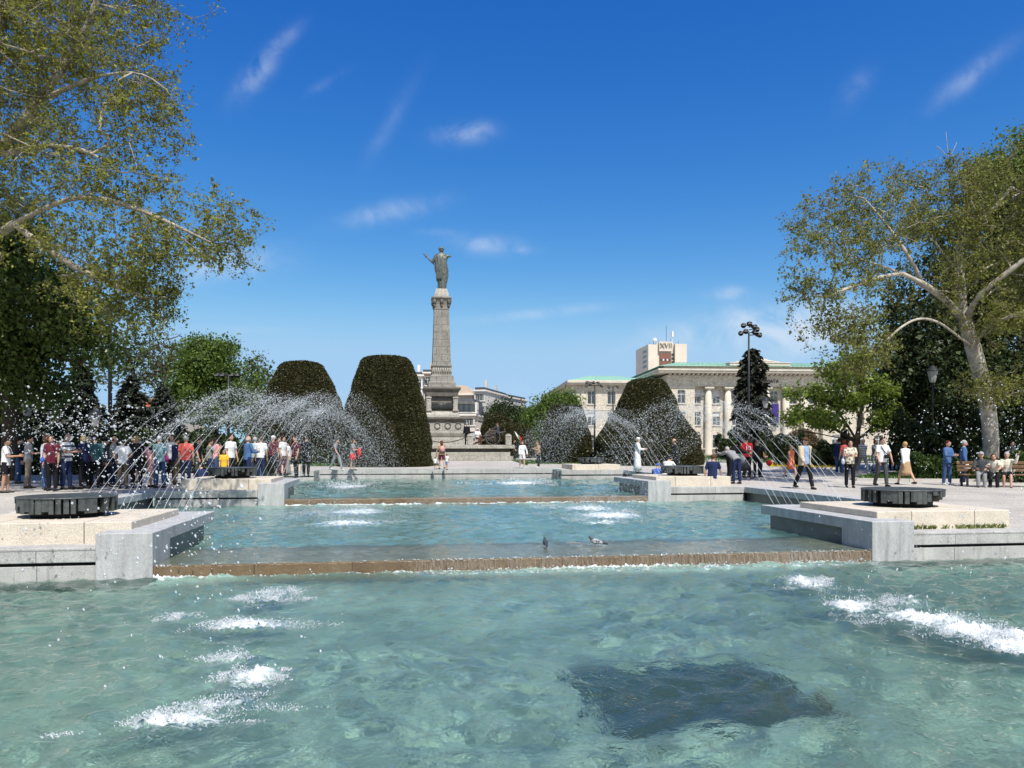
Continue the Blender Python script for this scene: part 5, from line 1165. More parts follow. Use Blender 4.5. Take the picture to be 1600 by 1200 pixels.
def person(label, x, y, z, face, h, pose='stand', top='white', sl='short', bot='trousers', bc='jeans', hair='hair', hs='short', shoe='d', skin=0, group=None, fem=False, jacket=None, bag=None, extra=None, lowface=True, pattern=None, seat=None):
    """face: degrees, 0 looks at the camera (-y), 90 looks to the right (+x), 180 away"""
    root = empty('person', label, 'person', (x, y, z), R(face), group)
    q = dict(L=(3,3), Rr=(-3,4), aL=(4,9,12,0), aR=(2,9,14,0), lean=2, sit=0); q.update(POSES[pose]); rr = random.Random(hash(label) % 1000 if False else sum(map(ord, label)))
    S_ = h; lean = R(q['lean']); bl = .5 if h < 1.35 else 1
    hw = .052*S_*(1.08 if fem else 1); sw = .108*S_*(.92 if fem else 1.04); th, sn = .245*S_, .245*S_
    def leg(sx, pk):
        p, b = R(pk[0]), R(pk[1]); hp = Vector((sx*hw, 0, 0)); kn = hp+Vector((sx*.006*S_, -math.sin(p)*th, -math.cos(p)*th)); an = kn+Vector((0, -math.sin(p-b)*sn, -math.cos(p-b)*sn))
        return hp, kn, an, p-b
    LL, RL = leg(1, q['L']), leg(-1, q['Rr'])
    pz = seat if (q['sit'] and seat is not None) else -min(LL[2].z, RL[2].z)+.042*S_
    if q['sit'] and seat is None: pz = max(.47, pz)
    elif q['sit']: pz = seat+.08
    off = Vector((0, 0, pz)); legs = [tuple(v+off for v in l[:3])+(l[3],) for l in (LL, RL)]
    pel = off.copy(); up = lambda d, f=0.0: pel+rotx((0, f, d), lean)   # along the torso (lean tips it towards -y)
    shz = .300*S_
    def T(zz, rx, ry, fy=0.0, n=14): return [up(0)+rotx((rx*math.cos(a), ry*math.sin(a)+fy, zz), lean) for a in np.linspace(0,2*math.pi,n,endpoint=False)]
    arms = []
    for sx, (pa, oa, eb, inn) in ((1, q['aL']), (-1, q['aR'])):
        a, o, e, i_ = R(pa), R(oa), R(pa+eb), R(inn); s0 = up(shz-.018*S_)+Vector((sx*(sw-.012*S_), 0, 0)); ua, fa = .172*S_, .150*S_
        el = s0+Vector((sx*math.sin(o)*ua, -math.sin(a)*math.cos(o)*ua, -math.cos(a)*math.cos(o)*ua)); wr = el+Vector((sx*(math.sin(o)*.3*math.cos(i_)-math.sin(i_))*fa, -math.sin(e)*math.cos(i_)*fa, -math.cos(e)*fa))
        arms.append((s0, el, wr, sx))
    nk = up(shz+.022*S_); hd = up(shz+.095*S_, 0)+Vector((0, -.012*S_, 0))
    if q['lean'] > 20: hd = hd+Vector((0, -.02*S_, -.01*S_))
    # body: one continuous skin
    b = MB(); k = S_
    for hp, kn, an, sa in legs:
        b.tube([hp+Vector((0,0,.03*k)), hp+(kn-hp)*.35, kn, kn+(an-kn)*.3, an], [.046*k,.043*k,.030*k,.031*k,.020*k], 9)
        f0 = Vector((0,-math.cos(sa*.4),0)); b.tube([an+Vector((0,.025*k,-.020*k)), an+f0*.03*k+Vector((0,0,-.022*k)), an+f0*.095*k+Vector((0,0,-.028*k))], [.021*k,.024*k,.014*k], 7)
    b.loft([T(-.045*k,.058*k,.048*k), T(0,.092*k,.062*k), T(.10*k,.078*k,.056*k), T(.20*k,.092*k,.062*k), T(.27*k,.098*k,.056*k), T(shz,.062*k,.042*k), T(shz+.02*k,.032*k,.03*k)])
    b.tube([up(shz-.01*k), nk, hd-Vector((0,0,.02*k))], [.036*k,.031*k,.030*k], 9)
    b.ball(hd, (.0455*k,.056*k,.066*k), 14, 10); b.ball(hd+Vector((0,-.018*k,-.028*k)), (.034*k,.038*k,.036*k), 12, 8)
    b.ball(hd+Vector((0,-.058*k,-.010*k)), (.008*k,.011*k,.014*k), 7, 5)
    for sx in (-1,1): b.ball(hd+Vector((sx*.046*k,.002*k,-.008*k)), (.006*k,.010*k,.017*k), 7, 5)
    for s0, el, wr, sx in arms:
        b.tube([s0, s0+(el-s0)*.3, el, el+(wr-el)*.35, wr], [.031*k,.030*k,.022*k,.023*k,.015*k], 8)
        d = (wr-el).normalized(); side = Vector((0,-1,0)) if abs(d.y) < .8 else Vector((0,0,1)); side = (side-d*side.dot(d)).normalized(); nr = d.cross(side)
        b.loft([[wr+d*t*k+side*w_*math.cos(a)*k+nr*w_*.45*math.sin(a)*k for a in np.linspace(0,2*math.pi,8,endpoint=False)] for t, w_ in ((-.01,.014),(.02,.021),(.05,.024),(.06,.020))])
    body = b.build('body_', None, None, remesh=.011 if h > 1 else .009); body.name = 'body'
    body.data.materials.append(SK[skin]); body.parent = root
    for s0, el, wr, sx in arms:
        f = MB(); d = (wr-el).normalized(); side = Vector((0,-1,0)) if abs(d.y) < .8 else Vector((0,0,1)); side = (side-d*side.dot(d)).normalized(); nr = d.cross(side)*sx
        for j, ln in enumerate((.040,.046,.043,.033)):
            p0 = wr+d*.055*k+side*(.017-.0115*j)*k; f.tube([p0, p0+d*ln*.5*k+nr*.004*k, p0+d*ln*.85*k+nr*.016*k], [.0058*k,.0054*k,.0040*k], 5)
        p0 = wr+d*.022*k+side*.018*k; f.tube([p0, p0+d*.018*k+side*.012*k, p0+d*.038*k+side*.013*k+nr*.006*k], [.0068*k,.0062*k,.0045*k], 5)
        f.build('fingers', SK[skin], body, True)
    if lowface:
        e = MB()
        for sx in (-1,1): e.ball(hd+Vector((sx*.018*k,-.0515*k,.006*k)), (.0065*k,.005*k,.0042*k), 7, 5)
        e.build('eyes', EYE, body, True); MB().ball(hd+Vector((0,-.0535*k,-.035*k)), (.0145*k,.0045*k,.0042*k), 8, 5).build('mouth', LIP, body, True)
        bw = MB()
        for sx in (-1,1): bw.tube([hd+Vector((sx*.008*k,-.0545*k,.017*k)), hd+Vector((sx*.020*k,-.0525*k,.020*k)), hd+Vector((sx*.031*k,-.044*k,.016*k))], .0026*k, 5)
        bw.build('eyebrows', cloth(C_[hair if hair in ('hair','brown','auburn','grhair') else 'brown']), body)
    # hair / hat
    hc = cloth(C_[hair]); hm = MB()
    if hs in ('cap','hat'):
        cp = MB().ball(hd+Vector((0,.004*k,.030*k)), (.052*k,.063*k,.045*k), 14, 8)
        if hs == 'cap': cp.loft([[hd+Vector((.042*k*math.sin(a), -.045*k-.052*k*math.cos(a), .028*k+t)) for a in np.linspace(-1.5,1.5,9)] for t in (0,.006*k)])
        else: cp.lathe([(.05*k,0),(.095*k,-.006*k),(.095*k,0),(.05*k,.006*k)], tuple(hd+Vector((0,0,.03*k))), 16)
        cp.build('cap', hc, root, True)
    else:
        if hs == 'bald': hm.loft([[hd+Vector((.0475*k*math.cos(a), .002*k+.058*k*math.sin(a), t*k)) for a in np.linspace(.0,math.pi,9)]+[hd+Vector((.044*k*math.cos(a), .002*k+.052*k*math.sin(a), t*k)) for a in np.linspace(math.pi,0,9)] for t in (-.03,-.01,.012)])
        else:
            hm.ball(hd+Vector((0,.010*k,.018*k)), (.0515*k,.058*k,.058*k), 14, 9)
            if hs in ('bob','curly'): hm.ball(hd+Vector((0,.018*k,-.012*k)), (.058*k,.052*k,.060*k), 14, 9)
            if hs == 'curly':
                for _ in range(26):
                    a, t = rr.random()*6.3, rr.uniform(-.2,1); d = Vector((math.cos(a)*math.cos(t), abs(math.sin(a))*math.cos(t)*.9+.1, math.sin(t))); hm.ball(hd+Vector((d.x*.056*k, d.y*.056*k, d.z*.062*k)), .017*k, 6, 4)
            if hs == 'long': hm.tube([hd+Vector((0,.022*k,.02*k)), hd+Vector((0,.042*k,-.04*k)), hd+Vector((0,.058*k,-.12*k)), hd+Vector((0,.060*k,-.17*k))], [.05*k,.055*k,.048*k,.025*k], 10)
            if hs == 'bun': hm.ball(hd+Vector((0,.058*k,.035*k)), .026*k, 9, 6)
        hm.build('hair', hc, root, True, remesh=0 if hs == 'bald' else .009)
    # clothes
    g = 1.16
    tc_ = cloth(C_[top]) if pattern is None else pattern; tm = MB(); hem = -.035*k if bot != 'dress' else -.02*k
    if sl == 'coat': hem = -.10*k
    tm.loft([T(hem,(.106 if sl != 'coat' else .118)*k,.078*k), T(.02*k,.101*k,.076*k), T(.10*k,(.088 if fem else .096)*k,.072*k), T(.20*k,.103*k,.080*k if fem else .075*k), T(.268*k,.108*k,.066*k), T(shz-.002*k,.074*k,.05*k), T(shz+.016*k,.043*k,.04*k)])
    for s0, el, wr, sx in arms:
        sh0 = s0+Vector((-sx*.03*k,0,0))
        if sl == 'none': continue
        if sl == 'short': tm.tube([sh0, s0, s0+(el-s0)*.45, s0+(el-s0)*.72], [.036*k,.040*k,.038*k,.040*k], 9)
        else: tm.tube([sh0, s0, s0+(el-s0)*.5, el, el+(wr-el)*.5, wr], [.036*k,.041*k,.037*k,.033*k,.030*k,.027*k], 9)
    tn = 'shirt' if sl != 'coat' and jacket is None else 'jacket' if jacket else 'coat'
    sho = tm.build(tn if not jacket else 'shirt', tc_, root, True, remesh=.0125)
    if jacket:
        jm = MB(); jf = lambda zz, rx, ry: [up(0)+rotx((rx*math.cos(a), ry*math.sin(a), zz), lean) for a in np.linspace(-math.pi/2+.55, 3*math.pi/2-.55, 16)]+[up(0)+rotx((rx*.92*math.cos(a), ry*.9*math.sin(a), zz), lean) for a in np.linspace(3*math.pi/2-.55, -math.pi/2+.55, 16)]
        jm.loft([jf(-.06*k,.124*k,.094*k), jf(.05*k,.118*k,.092*k), jf(.2*k,.120*k,.094*k), jf(.27*k,.118*k,.078*k), jf(shz+.006*k,.075*k,.055*k)])
        for s0, el, wr, sx in arms: jm.tube([s0+Vector((-sx*.02*k,0,0)), s0+Vector((0,0,.004*k)), s0+(el-s0)*.5, el, el+(wr-el)*.5, wr-(wr-el)*.03], [.04*k,.047*k,.044*k,.039*k,.035*k,.032*k], 9)
        jm.build('jacket', cloth(C_[jacket]), root, True, remesh=.0125)
    bm_ = cloth(C_[bc]); t = MB()
    if bot in ('trousers','shorts'):
        t.loft([T(-.055*k,.075*k,.055*k), T(-.01*k,.100*k,.072*k), T(.055*k,.096*k,.070*k)])
        for hp, kn, an, sa in legs:
            if bot == 'trousers': t.tube([hp+Vector((0,0,.02*k)), hp+(kn-hp)*.35, kn, kn+(an-kn)*.4, an+(kn-an)*.04], [.055*k,.053*k,.041*k,.040*k,.035*k], 10)
            else: t.tube([hp+Vector((0,0,.02*k)), hp+(kn-hp)*.4, hp+(kn-hp)*.8], [.055*k,.056*k,.055*k], 10)
        t.build(bot, bm_, root, True, remesh=.0125)
    else:
        if q['sit']:
            t.loft([T(-.05*k,.08*k,.06*k), T(.0,.105*k,.078*k), T(.05*k,.098*k,.072*k)])
            for hp, kn, an, sa in legs: t.tube([hp, hp+(kn-hp)*.5, kn], [.062*k,.060*k,.052*k], 10)
            t.build('skirt', bm_, root, True, remesh=.0125)
        else:
            ln = {'skirt':.30,'dress':.26,'long':.46,'mini':.19}[bot]; c0 = (legs[0][1]+legs[1][1])/2
            cen = lambda s_: Vector((0, (c0.y-pel.y)*s_*.7, 0)); rings = []
            for s_, rx, ry in ((-.12,.094,.072),(0,.105,.078),(.35,.118,.094),(.7,.122,.105),(1,.128,.115)):
                rings.append([pel+cen(s_)+Vector((rx*k*math.cos(a)*(1+.05*s_*math.sin(7*a)), ry*k*math.sin(a)*(1+.06*s_*math.cos(6*a)), -ln*k*s_)) for a in np.linspace(0,2*math.pi,22,endpoint=False)])
            t.loft(rings); t.build('skirt', bm_, root, True)
    for hp, kn, an, sa in legs:
        sm = MB(); f0 = Vector((0,-math.cos(sa*.4),0)); sm.tube([an+Vector((0,.034*k,-.022*k)), an+Vector((0,.01*k,-.018*k)), an+f0*.05*k+Vector((0,0,-.024*k)), an+f0*.115*k+Vector((0,0,-.030*k))], [.022*k,.028*k,.026*k,.014*k], 8)
        sm.build('shoe', SHOE if shoe == 'd' else SHOEW, root, True, remesh=.009)
    if bag:
        kind, col = bag; c = cloth(C_[col])
        if kind == 'shoulder':
            p = up(.0)+Vector((-.135*k,-.02*k,.02*k)); bb = MB().ball(p, (.04*k,.075*k,.065*k), 10, 7).build('bag', c, root, True)
            MB().tube([p+Vector((0,.03*k,.05*k)), up(.2*k)+Vector((-.125*k,.0,0)), up(shz+.005*k)+Vector((-.055*k,0,.01*k)), up(.2*k)+Vector((-.125*k,-.05*k,0)), p+Vector((0,-.03*k,.05*k))], .006*k, 5).build('strap', c, bb)
        if kind == 'cross':
            p = up(.08*k)+Vector((.03*k,-.105*k,0)); bb = MB().box(p.x-.045*k,p.x+.045*k,p.y-.03*k,p.y+.02*k,p.z-.04*k,p.z+.035*k).build('bag', c, root, bevel=.01)
            MB().tube([p+Vector((.04*k,0,.03*k)), up(.17*k,-.085*k)+Vector((0,0,0)), up(.27*k,-.07*k)+Vector((-.06*k,0,0)), up(shz+.01*k)+Vector((-.07*k,.01*k,.01*k)), up(.2*k,.082*k)], .008*k, 5).build('strap', c, bb)
        if kind == 'pack': MB().ball(up(.17*k, .115*k), (.085*k,.05*k,.115*k), 12, 8).build('bag', c, root, True)
        if kind == 'hand':
            w_ = arms[1][2]; MB().ball(w_+Vector((0,-.02*k,-.11*k)), (.03*k,.07*k,.07*k), 10, 7).tube([w_+Vector((0,-.05*k,-.06*k)), w_+Vector((0,-.02*k,-.03*k)), w_+Vector((0,.02*k,-.06*k))], .006*k, 5).build('bag', c, root, True)
    if extra == 'ten':
        cu = bpy.data.curves.new('shirt_number', 'FONT'); cu.body = '10'; cu.size = .25*k/1.7; cu.extrude = .004; cu.align_x = 'CENTER'
        text_mesh('shirt_number', cu, root, up(.13*k, .088*k), (R(90),0,R(180)), mat('print_white', (.75,.75,.75), .7))
    if extra == 'vest':
        jf = lambda zz, rx, ry: [up(0)+rotx((rx*math.cos(a), ry*math.sin(a), zz), lean) for a in np.linspace(0,2*math.pi,16,endpoint=False)]
        MB().loft([jf(-.02*k,.112*k,.086*k), jf(.2*k,.112*k,.086*k), jf(.265*k,.10*k,.074*k), jf(shz+.004*k,.06*k,.05*k)]).build('vest', cloth(C_['black']), root, True)
    if extra == 'armjacket':
        p = arms[0][2]; MB().ball(p+Vector((-.05*k,-.02*k,-.10*k)), (.10*k,.06*k,.17*k), 12, 9).build('held_jacket', cloth(C_['red']), root, True)
    return root
def stripes(n, a, b, sc):
    if n in _m: return _m[n]
    m = mat(n, a, .85, .15); nt = m.node_tree; bs = nt.nodes['Principled BSDF']; tc = N(nt,'ShaderNodeTexCoord'); s = N(nt,'ShaderNodeSeparateXYZ'); lk(nt, tc.outputs['Object'], s.inputs[0])
    f = M2(nt, 'GREATER_THAN', M2(nt, 'SINE', M2(nt, 'MULTIPLY', s.outputs[2], sc)), .25); x = N(nt,'ShaderNodeMixRGB'); x.inputs[1].default_value = (*a,1); x.inputs[2].default_value = (*b,1); lk(nt, f, x.inputs[0]); lk(nt, x.outputs[0], bs.inputs['Base Color']); return m
def floral(n, a, b, sc=14):
    if n in _m: return _m[n]
    m = mat(n, a, .85, .15); nt = m.node_tree; bs = nt.nodes['Principled BSDF']; tc = N(nt,'ShaderNodeTexCoord'); v = N(nt,'ShaderNodeTexNoise'); v.inputs['Scale'].default_value = sc; lk(nt, tc.outputs['Object'], v.inputs['Vector'])
    f = M2(nt, 'GREATER_THAN', v.outputs[0], .56); x = N(nt,'ShaderNodeMixRGB'); x.inputs[1].default_value = (*a,1); x.inputs[2].default_value = (*b,1); lk(nt, f, x.inputs[0]); lk(nt, x.outputs[0], bs.inputs['Base Color']); return m
def P(label, px, hp, fp, face, h=None, **k):
    """feet at row fp; a standing height from the head row unless given"""
    if k.get('group') == CR and k.get('adult', True):
        q_ = random.Random(sum(map(ord, label))); px += q_.uniform(-7, 7); fp += q_.uniform(-5, 1.5); face += q_.uniform(-50, 50); h = h or q_.uniform(1.58, 1.82)
    x, y, z = ground(px, fp)
    if h is None: h = min(1.86, max(1.5, (fp-hp)/F*y*1.02)) if k.pop('adult', True) else (fp-hp)/F*y
    return person(label, x, y, z, face, h, **k)
def PY(label, px, Y, face, h, zoff=0, z=None, **k):
    x = at(px, Y); return person(label, x, Y, (gz(x, Y) if z is None else z)+zoff, face, h, **k)
CR = 'crowd beside the fountain on the left'
P('man in white t-shirt and dark shorts at the left edge, dark bag on his front', 14, 688, 772, 80, top='white', bot='shorts', bc='black', bag=('cross','black'), group=CR, skin=1, pose='hold')
P('person in grey t-shirt and taupe trousers seen from behind near the left edge', 40, 690, 768, 170, top='grey', bc='taupe', group=CR, pose='hold')
P('woman in white top and jeans between the grey t-shirt and the red-topped woman', 68, 694, 766, 120, top='white', bc='jeans', hs='bob', hair='brown', fem=True, group=CR, pose='phone')
P('woman in red and blue top with sunglasses and black trousers beside the bald man', 84, 692, 766, 20, top='maroon', bc='black', hs='long', fem=True, group=CR, bag=('shoulder','blue'))
P('bald man in white polo with dark stripes and navy trousers', 107, 686, 769, 60, top='white', bc='navy', hs='bald', hair='grhair', pose='hold', group=CR, pattern=stripes('cloth_stripe_navy',(.72,.72,.71),(.08,.09,.14),38), h=1.78)
P('blond woman in navy top with folded arms and maroon bag next to the bald man', 130, 688, 768, 300, top='navy', sl='long', bc='black', hs='bob', hair='blond', fem=True, pose='fold', bag=('shoulder','maroon'), group=CR, h=1.72)
P('dark-clothed person in the shade behind the blond woman', 152, 692, 764, 200, top='teal', sl='long', bc='black', group=CR)
P('person in dark grey standing in the shade behind the bicycle', 168, 693, 763, 100, top='dgrey', sl='long', bc='black', group=CR, hs='cap', hair='black')
P('dark-haired woman in white t-shirt and khaki trousers seen from behind, elbows out', 193, 695, 766, 175, top='white', bc='khaki', hs='bun', fem=True, pose='elbow', group=CR, shoe='d')
P('blond curly woman in dark top behind the pink dress', 217, 689, 762, 160, top='black', bc='black', hs='curly', hair='blond', fem=True, group=CR, pose='fold')
P('woman in pale pink dress bending forward by the jets', 233, 697, 766, 250, top='pink', sl='short', bot='dress', bc='pink', hs='bob', hair='grhair', fem=True, pose='lean', group=CR, h=1.66)
P('woman in aqua patterned blouse and jeans with magenta bag', 254, 698, 762, 200, top='aqua', bc='jeans', hs='short', hair='grhair', fem=True, group=CR, pattern=floral('cloth_aqua_pattern',(.30,.45,.45),(.10,.22,.25)), bag=('shoulder','magenta'))
P('man in navy t-shirt and brown trousers behind the jets', 276, 692, 760, 190, top='navy', bc='khaki', group=CR)
P('man in coral red t-shirt turned away', 294, 690, 758, 200, top='coral', bc='navy', group=CR, hair='grhair')
P('man in grey camouflage shirt holding a camera', 322, 692, 757, 90, top='grey', bc='navy', pose='phone', group=CR, pattern=floral('cloth_camo',(.22,.23,.20),(.08,.09,.07),10))
zr2 = ZW[2]+.61
def S2(label, px, Y, face, h, sz, **k): return PY(label, px, Y, face, h, z=sz-.0, seat=0.0, **k)
P('girl in yellow top between the seated navy figure and the white-topped woman', 350, 702, 757, 20, top='yellow', bc='brown', hs='long', fem=True, group=CR, adult=False)
P('long-haired woman in white top and dark trousers beside the yellow-topped girl', 364, 692, 756, 10, top='white', bc='black', hs='long', fem=True, group=CR)
P('bald man in blue denim shirt leaning over behind the second drum', 381, 688, 757, 100, top='denim', sl='long', bc='navy', hs='bald', hair='grhair', pose='hold', group=CR)
S2('person in navy sitting on the edge of the middle left beige block, by the drum', 316, 27.2, 210, 1.65, .23, top='navy', bc='navy', pose='sitlean', group=CR)
S2('woman in white t-shirt and jeans sitting behind the second drum', 405, 31, 250, 1.66, .34, top='white', bc='jeans', hair='brown', hs='short', fem=True, pose='sitlean', group=CR)
P('person in white cap and maroon top behind the farthest left wall', 424, 692, 745, 150, top='maroon', bc='black', hs='cap', hair='white', group=CR)
P('person in brown patterned shirt behind the farthest left wall', 438, 694, 745, 120, top='brown', bc='dgrey', group=CR, pattern=floral('cloth_brown_pattern',(.22,.12,.09),(.05,.03,.03)))
P('child-sized figure in white shirt behind the farthest left wall', 454, 697, 744, 270, top='white', bc='grey', group=CR, hs='short', h=1.5)
P('person in black jacket seen through the spray by the farthest left wall', 475, 690, 744, 200, top='black', sl='long', bc='black', group=CR)
P('man in black vest over grey shirt walking behind the far spray', 526, 685, 735, 60, top='grey', bc='grey', pose='walk', extra='vest', shoe='w')
P('woman in grey t-shirt carrying a red jacket in front of the tallest topiary', 551, 687, 735, 80, top='grey', bot='mini', bc='red', hs='bob', hair='brown', fem=True, pose='hold', extra='armjacket')
for i, (px, fp, f_, lab, kw) in enumerate([
    (30,760,120,'dark-jacketed person in deep shade behind the grey t-shirt at far left',dict(top='black',sl='long',bc='jeans')),
    (97,759,200,'person in green shirt in the shade behind the bald man',dict(top='green',bc='black')),
    (142,757,40,'grey-haired woman in maroon in the shade behind the bicycle',dict(top='maroon',sl='long',bc='black',hair='grhair',hs='bob',fem=True)),
    (181,757,90,'man in grey shirt between the bicycle and the white t-shirt',dict(top='grey',bc='navy',hs='bald',hair='hair')),
    (206,756,300,'woman in navy dress behind the white t-shirt',dict(top='navy',bot='dress',bc='navy',hs='long',fem=True)),
    (265,754,10,'person with white top behind the magenta bag',dict(top='white',bc='black',hs='bob',hair='brown',fem=True)),
    (305,752,60,'person in black between the coral t-shirt and the camouflage shirt',dict(top='black',bc='dgrey')),
    (336,751,120,'woman in pink top behind the camouflage shirt',dict(top='pink',bc='jeans',hs='long',fem=True)),
    (394,750,220,'person in lilac-grey top behind the denim shirt man',dict(top='aqua',bc='dgrey',hs='short',hair='grhair')),
    (413,748,180,'man in white shirt farther back behind the seated woman in jeans',dict(top='white',bc='navy',hair='brown')),
    (446,746,30,'woman in white blouse deeper in the far spray',dict(top='white',bc='maroon',hs='bob',fem=True)),
    (462,746,300,'man in dark red shirt deeper in the far spray',dict(top='maroon',bc='black'))]):
    P(lab, px, 694, fp, f_, h=1.64+.02*(i%6), group=CR, **kw)
# centre
P('long-haired woman with pale pink backpack in brown shorts beside two children', 690, 689, 733, 200, top='tan', bot='shorts', bc='maroon', hs='long', hair='auburn', fem=True, bag=('pack','pink'), pose='hand')
P('small child in white shirt and dark shorts left of the woman with pink backpack', 680, 714, 734, 180, top='white', bot='shorts', bc='dgrey', adult=False, hs='short', hair='auburn')
P('small child in white shirt right of the woman with pink backpack', 698, 709, 734, 150, top='white', bot='shorts', bc='lblue', adult=False, hair='brown')
P('woman in white shirt and white shorts standing behind the far coping', 816, 693, 731.5, 10, top='white', sl='long', bot='shorts', bc='white', hs='bob', hair='auburn', fem=True, pose='hand', shoe='w')
P('woman in tan blouse and black trousers by the small lawn', 841, 691, 731, 300, top='tan', bc='black', hs='long', hair='brown', fem=True, pose='fold', shoe='w')
PY('distant person in black by the low yew domes', 803, 66, 90, 1.7, top='black', bc='black')
PY('person in dark suit standing on the monument terrace at the bollard', 729.5, 60.3, 200, 1.75, z=.649+mz(695.7), top='black', sl='long', bc='black', hair='grhair', hs='cap')
PY('person in white shirt and pale hat sitting beside the cannon', 746, 60.2, 30, 1.7, z=.649+mz(695.7)+.45, seat=0.0, top='white', bc='brown', hs='hat', hair='cream', pose='sit')
PY('child in turquoise leaning on the cannon trail', 740, 59.9, 60, 1.05, z=.649+mz(695.7), top='aqua', bot='shorts', bc='navy', hair='brown')
PY('person in dark clothes standing at the cannon muzzle', 778, 60.2, 250, 1.75, z=.649+mz(695.7), top='dgrey', sl='long', bc='black', hair='brown', pose='reach')
# right
x, y = at(996, 35.5), 35.5
person('woman in long white robe and white cap standing on the far right coping', x, y, .40, 70, 1.66, pose='hold', top='white', sl='coat', bot='long', bc='white', hs='cap', hair='white', fem=True)
S2('person in bright blue raincoat sitting low beside the white robe', 1026, 30.5, 160, 1.6, .18, top='blue', sl='long', bc='blue', hs='cap', hair='blue', pose='sitlean')
S2('person in white t-shirt bending while seated behind the middle right drum', 1041, 30, 140, 1.7, .45, top='white', bc='dgrey', hair='hair', pose='sitlean')
P('bald man in black jacket with black bag standing behind the white t-shirt', 1055, 686, 745, 250, top='black', sl='long', bc='black', hs='bald', hair='hair', bag=('shoulder','black'))
S2('man in navy and white t-shirt sitting on the middle right block beside the drum', 1113, 26.7, 150, 1.72, .46, top='navy', bc='white', hair='brown', pose='sitback', bag=('cross','black'))
P('woman in black leaning over a stroller', 1140, 688, 752, 100, top='black', sl='long', bc='black', hair='hair', hs='bob', fem=True, pose='lean', h=1.7)
P('person in navy trousers and grey jacket standing at the pool corner by the stroller', 1151, 692, 756, 200, top='grey', sl='long', bc='navy', pose='bend', hair='grhair', h=1.66)
P('man in red football jersey with a white number on the back', 1167, 683, 746, 185, top='red', bc='black', extra='ten', pose='stand', hair='hair')
P('person in dark jacket next to the red jersey', 1183, 688, 746, 160, top='black', sl='long', bc='black', hair='brown')
P('boy in yellow t-shirt holding a red ball', 1188, 698, 745, 110, top='yellow', bc='navy', adult=False, pose='hold', hair='brown')
P('girl in orange dress and black leggings behind the capped man', 1236, 694, 746, 20, top='orange', sl='none', bot='dress', bc='orange', hs='bob', hair='blond', fem=True, adult=False, pose='walk')
P('man in flat cap, beige jacket and light blue shirt walking toward the pool', 1257, 681, 764, 15, top='lblue', bc='black', hs='cap', hair='brown', jacket='beige', pose='walk', h=1.74)
P('person in navy behind the couple in coral', 1311, 686, 741, 150, top='navy', sl='long', bc='jeans', shoe='w', hair='hair')
P('woman in coral top half hidden behind the floral blouse', 1320, 688, 742, 190, top='coral', bc='jeans', hs='curly', hair='auburn', fem=True, shoe='w')
P('curly-haired woman in floral cream blouse with white handbag and black trousers', 1328, 687, 762, 350, top='cream', bc='black', hs='curly', hair='hair', fem=True, pose='hold', bag=('shoulder','white'), pattern=floral('cloth_floral',(.62,.57,.46),(.14,.13,.10),16), h=1.62)
P('man in striped shirt and pale grey trousers behind the strolling couple', 1348, 685, 740, 10, top='white', bc='grey', hair='grhair', pose='walk', pattern=stripes('cloth_stripe_grey',(.6,.6,.6),(.2,.24,.3),60), shoe='w')
P('woman in grey top behind the smiling man', 1367, 688, 736, 20, top='grey', bc='grey', hs='bob', hair='auburn', fem=True)
P('man in white t-shirt and grey trousers with a black camera bag, holding hands', 1378, 682, 760, 10, top='white', bc='dgrey', hair='hair', pose='hand', bag=('cross','black'), h=1.72)
P('person in black behind the couple holding hands', 1394, 685, 735, 330, top='black', bc='black')
P('blond woman in white jacket and tan skirt seen from behind, holding hands', 1415, 692, 757.5, 195, top='white', sl='coat', bot='skirt', bc='tan', hs='short', hair='blond', fem=True, pose='walk', h=1.6)
P('man in light blue t-shirt standing by the box hedge', 1452, 686, 733, 170, top='lblue', bc='navy', hair='grhair')
P('woman in blue denim jacket and jeans with pale shoes near the bench', 1480, 693, 758, 20, top='denim', sl='long', bc='jeans', hs='short', hair='auburn', fem=True, pose='hold', shoe='w', h=1.6)
P('woman in denim jacket and dark trousers with white bag beside the bench', 1505, 694, 757, 60, top='denim', sl='long', bc='navy', hs='short', hair='grhair', fem=True, bag=('hand','white'), shoe='w', h=1.62)
YB = 26.6; zb = gz(at(1550, YB), YB)
for px, lab, kw in ((1533,'old man in grey cap and dark clothes sitting at the left end of the bench',dict(top='dgrey',sl='long',bc='grey',hs='cap',hair='grhair',pose='sit')),
    (1552,'woman in cream top sitting in the middle of the bench',dict(top='cream',bc='black',hs='bob',hair='brown',fem=True,pose='sitlean')),
    (1573,'woman in pale jacket and black skirt on the bench shading her eyes',dict(top='cream',sl='long',bot='skirt',bc='black',hs='short',hair='grhair',fem=True,pose='situp'))):
    PY(lab, px, YB, 330, 1.64, z=zb, group='people sitting on the bench', seat=.37, **kw)
P('person in dark grey standing behind the bench under the plane tree', 1580, 690, 745, 20, top='dgrey', bc='black')
P('person in black in the shade between the hedge and the blue t-shirt man', 1437, 688, 735, 40, top='maroon', bc='black')

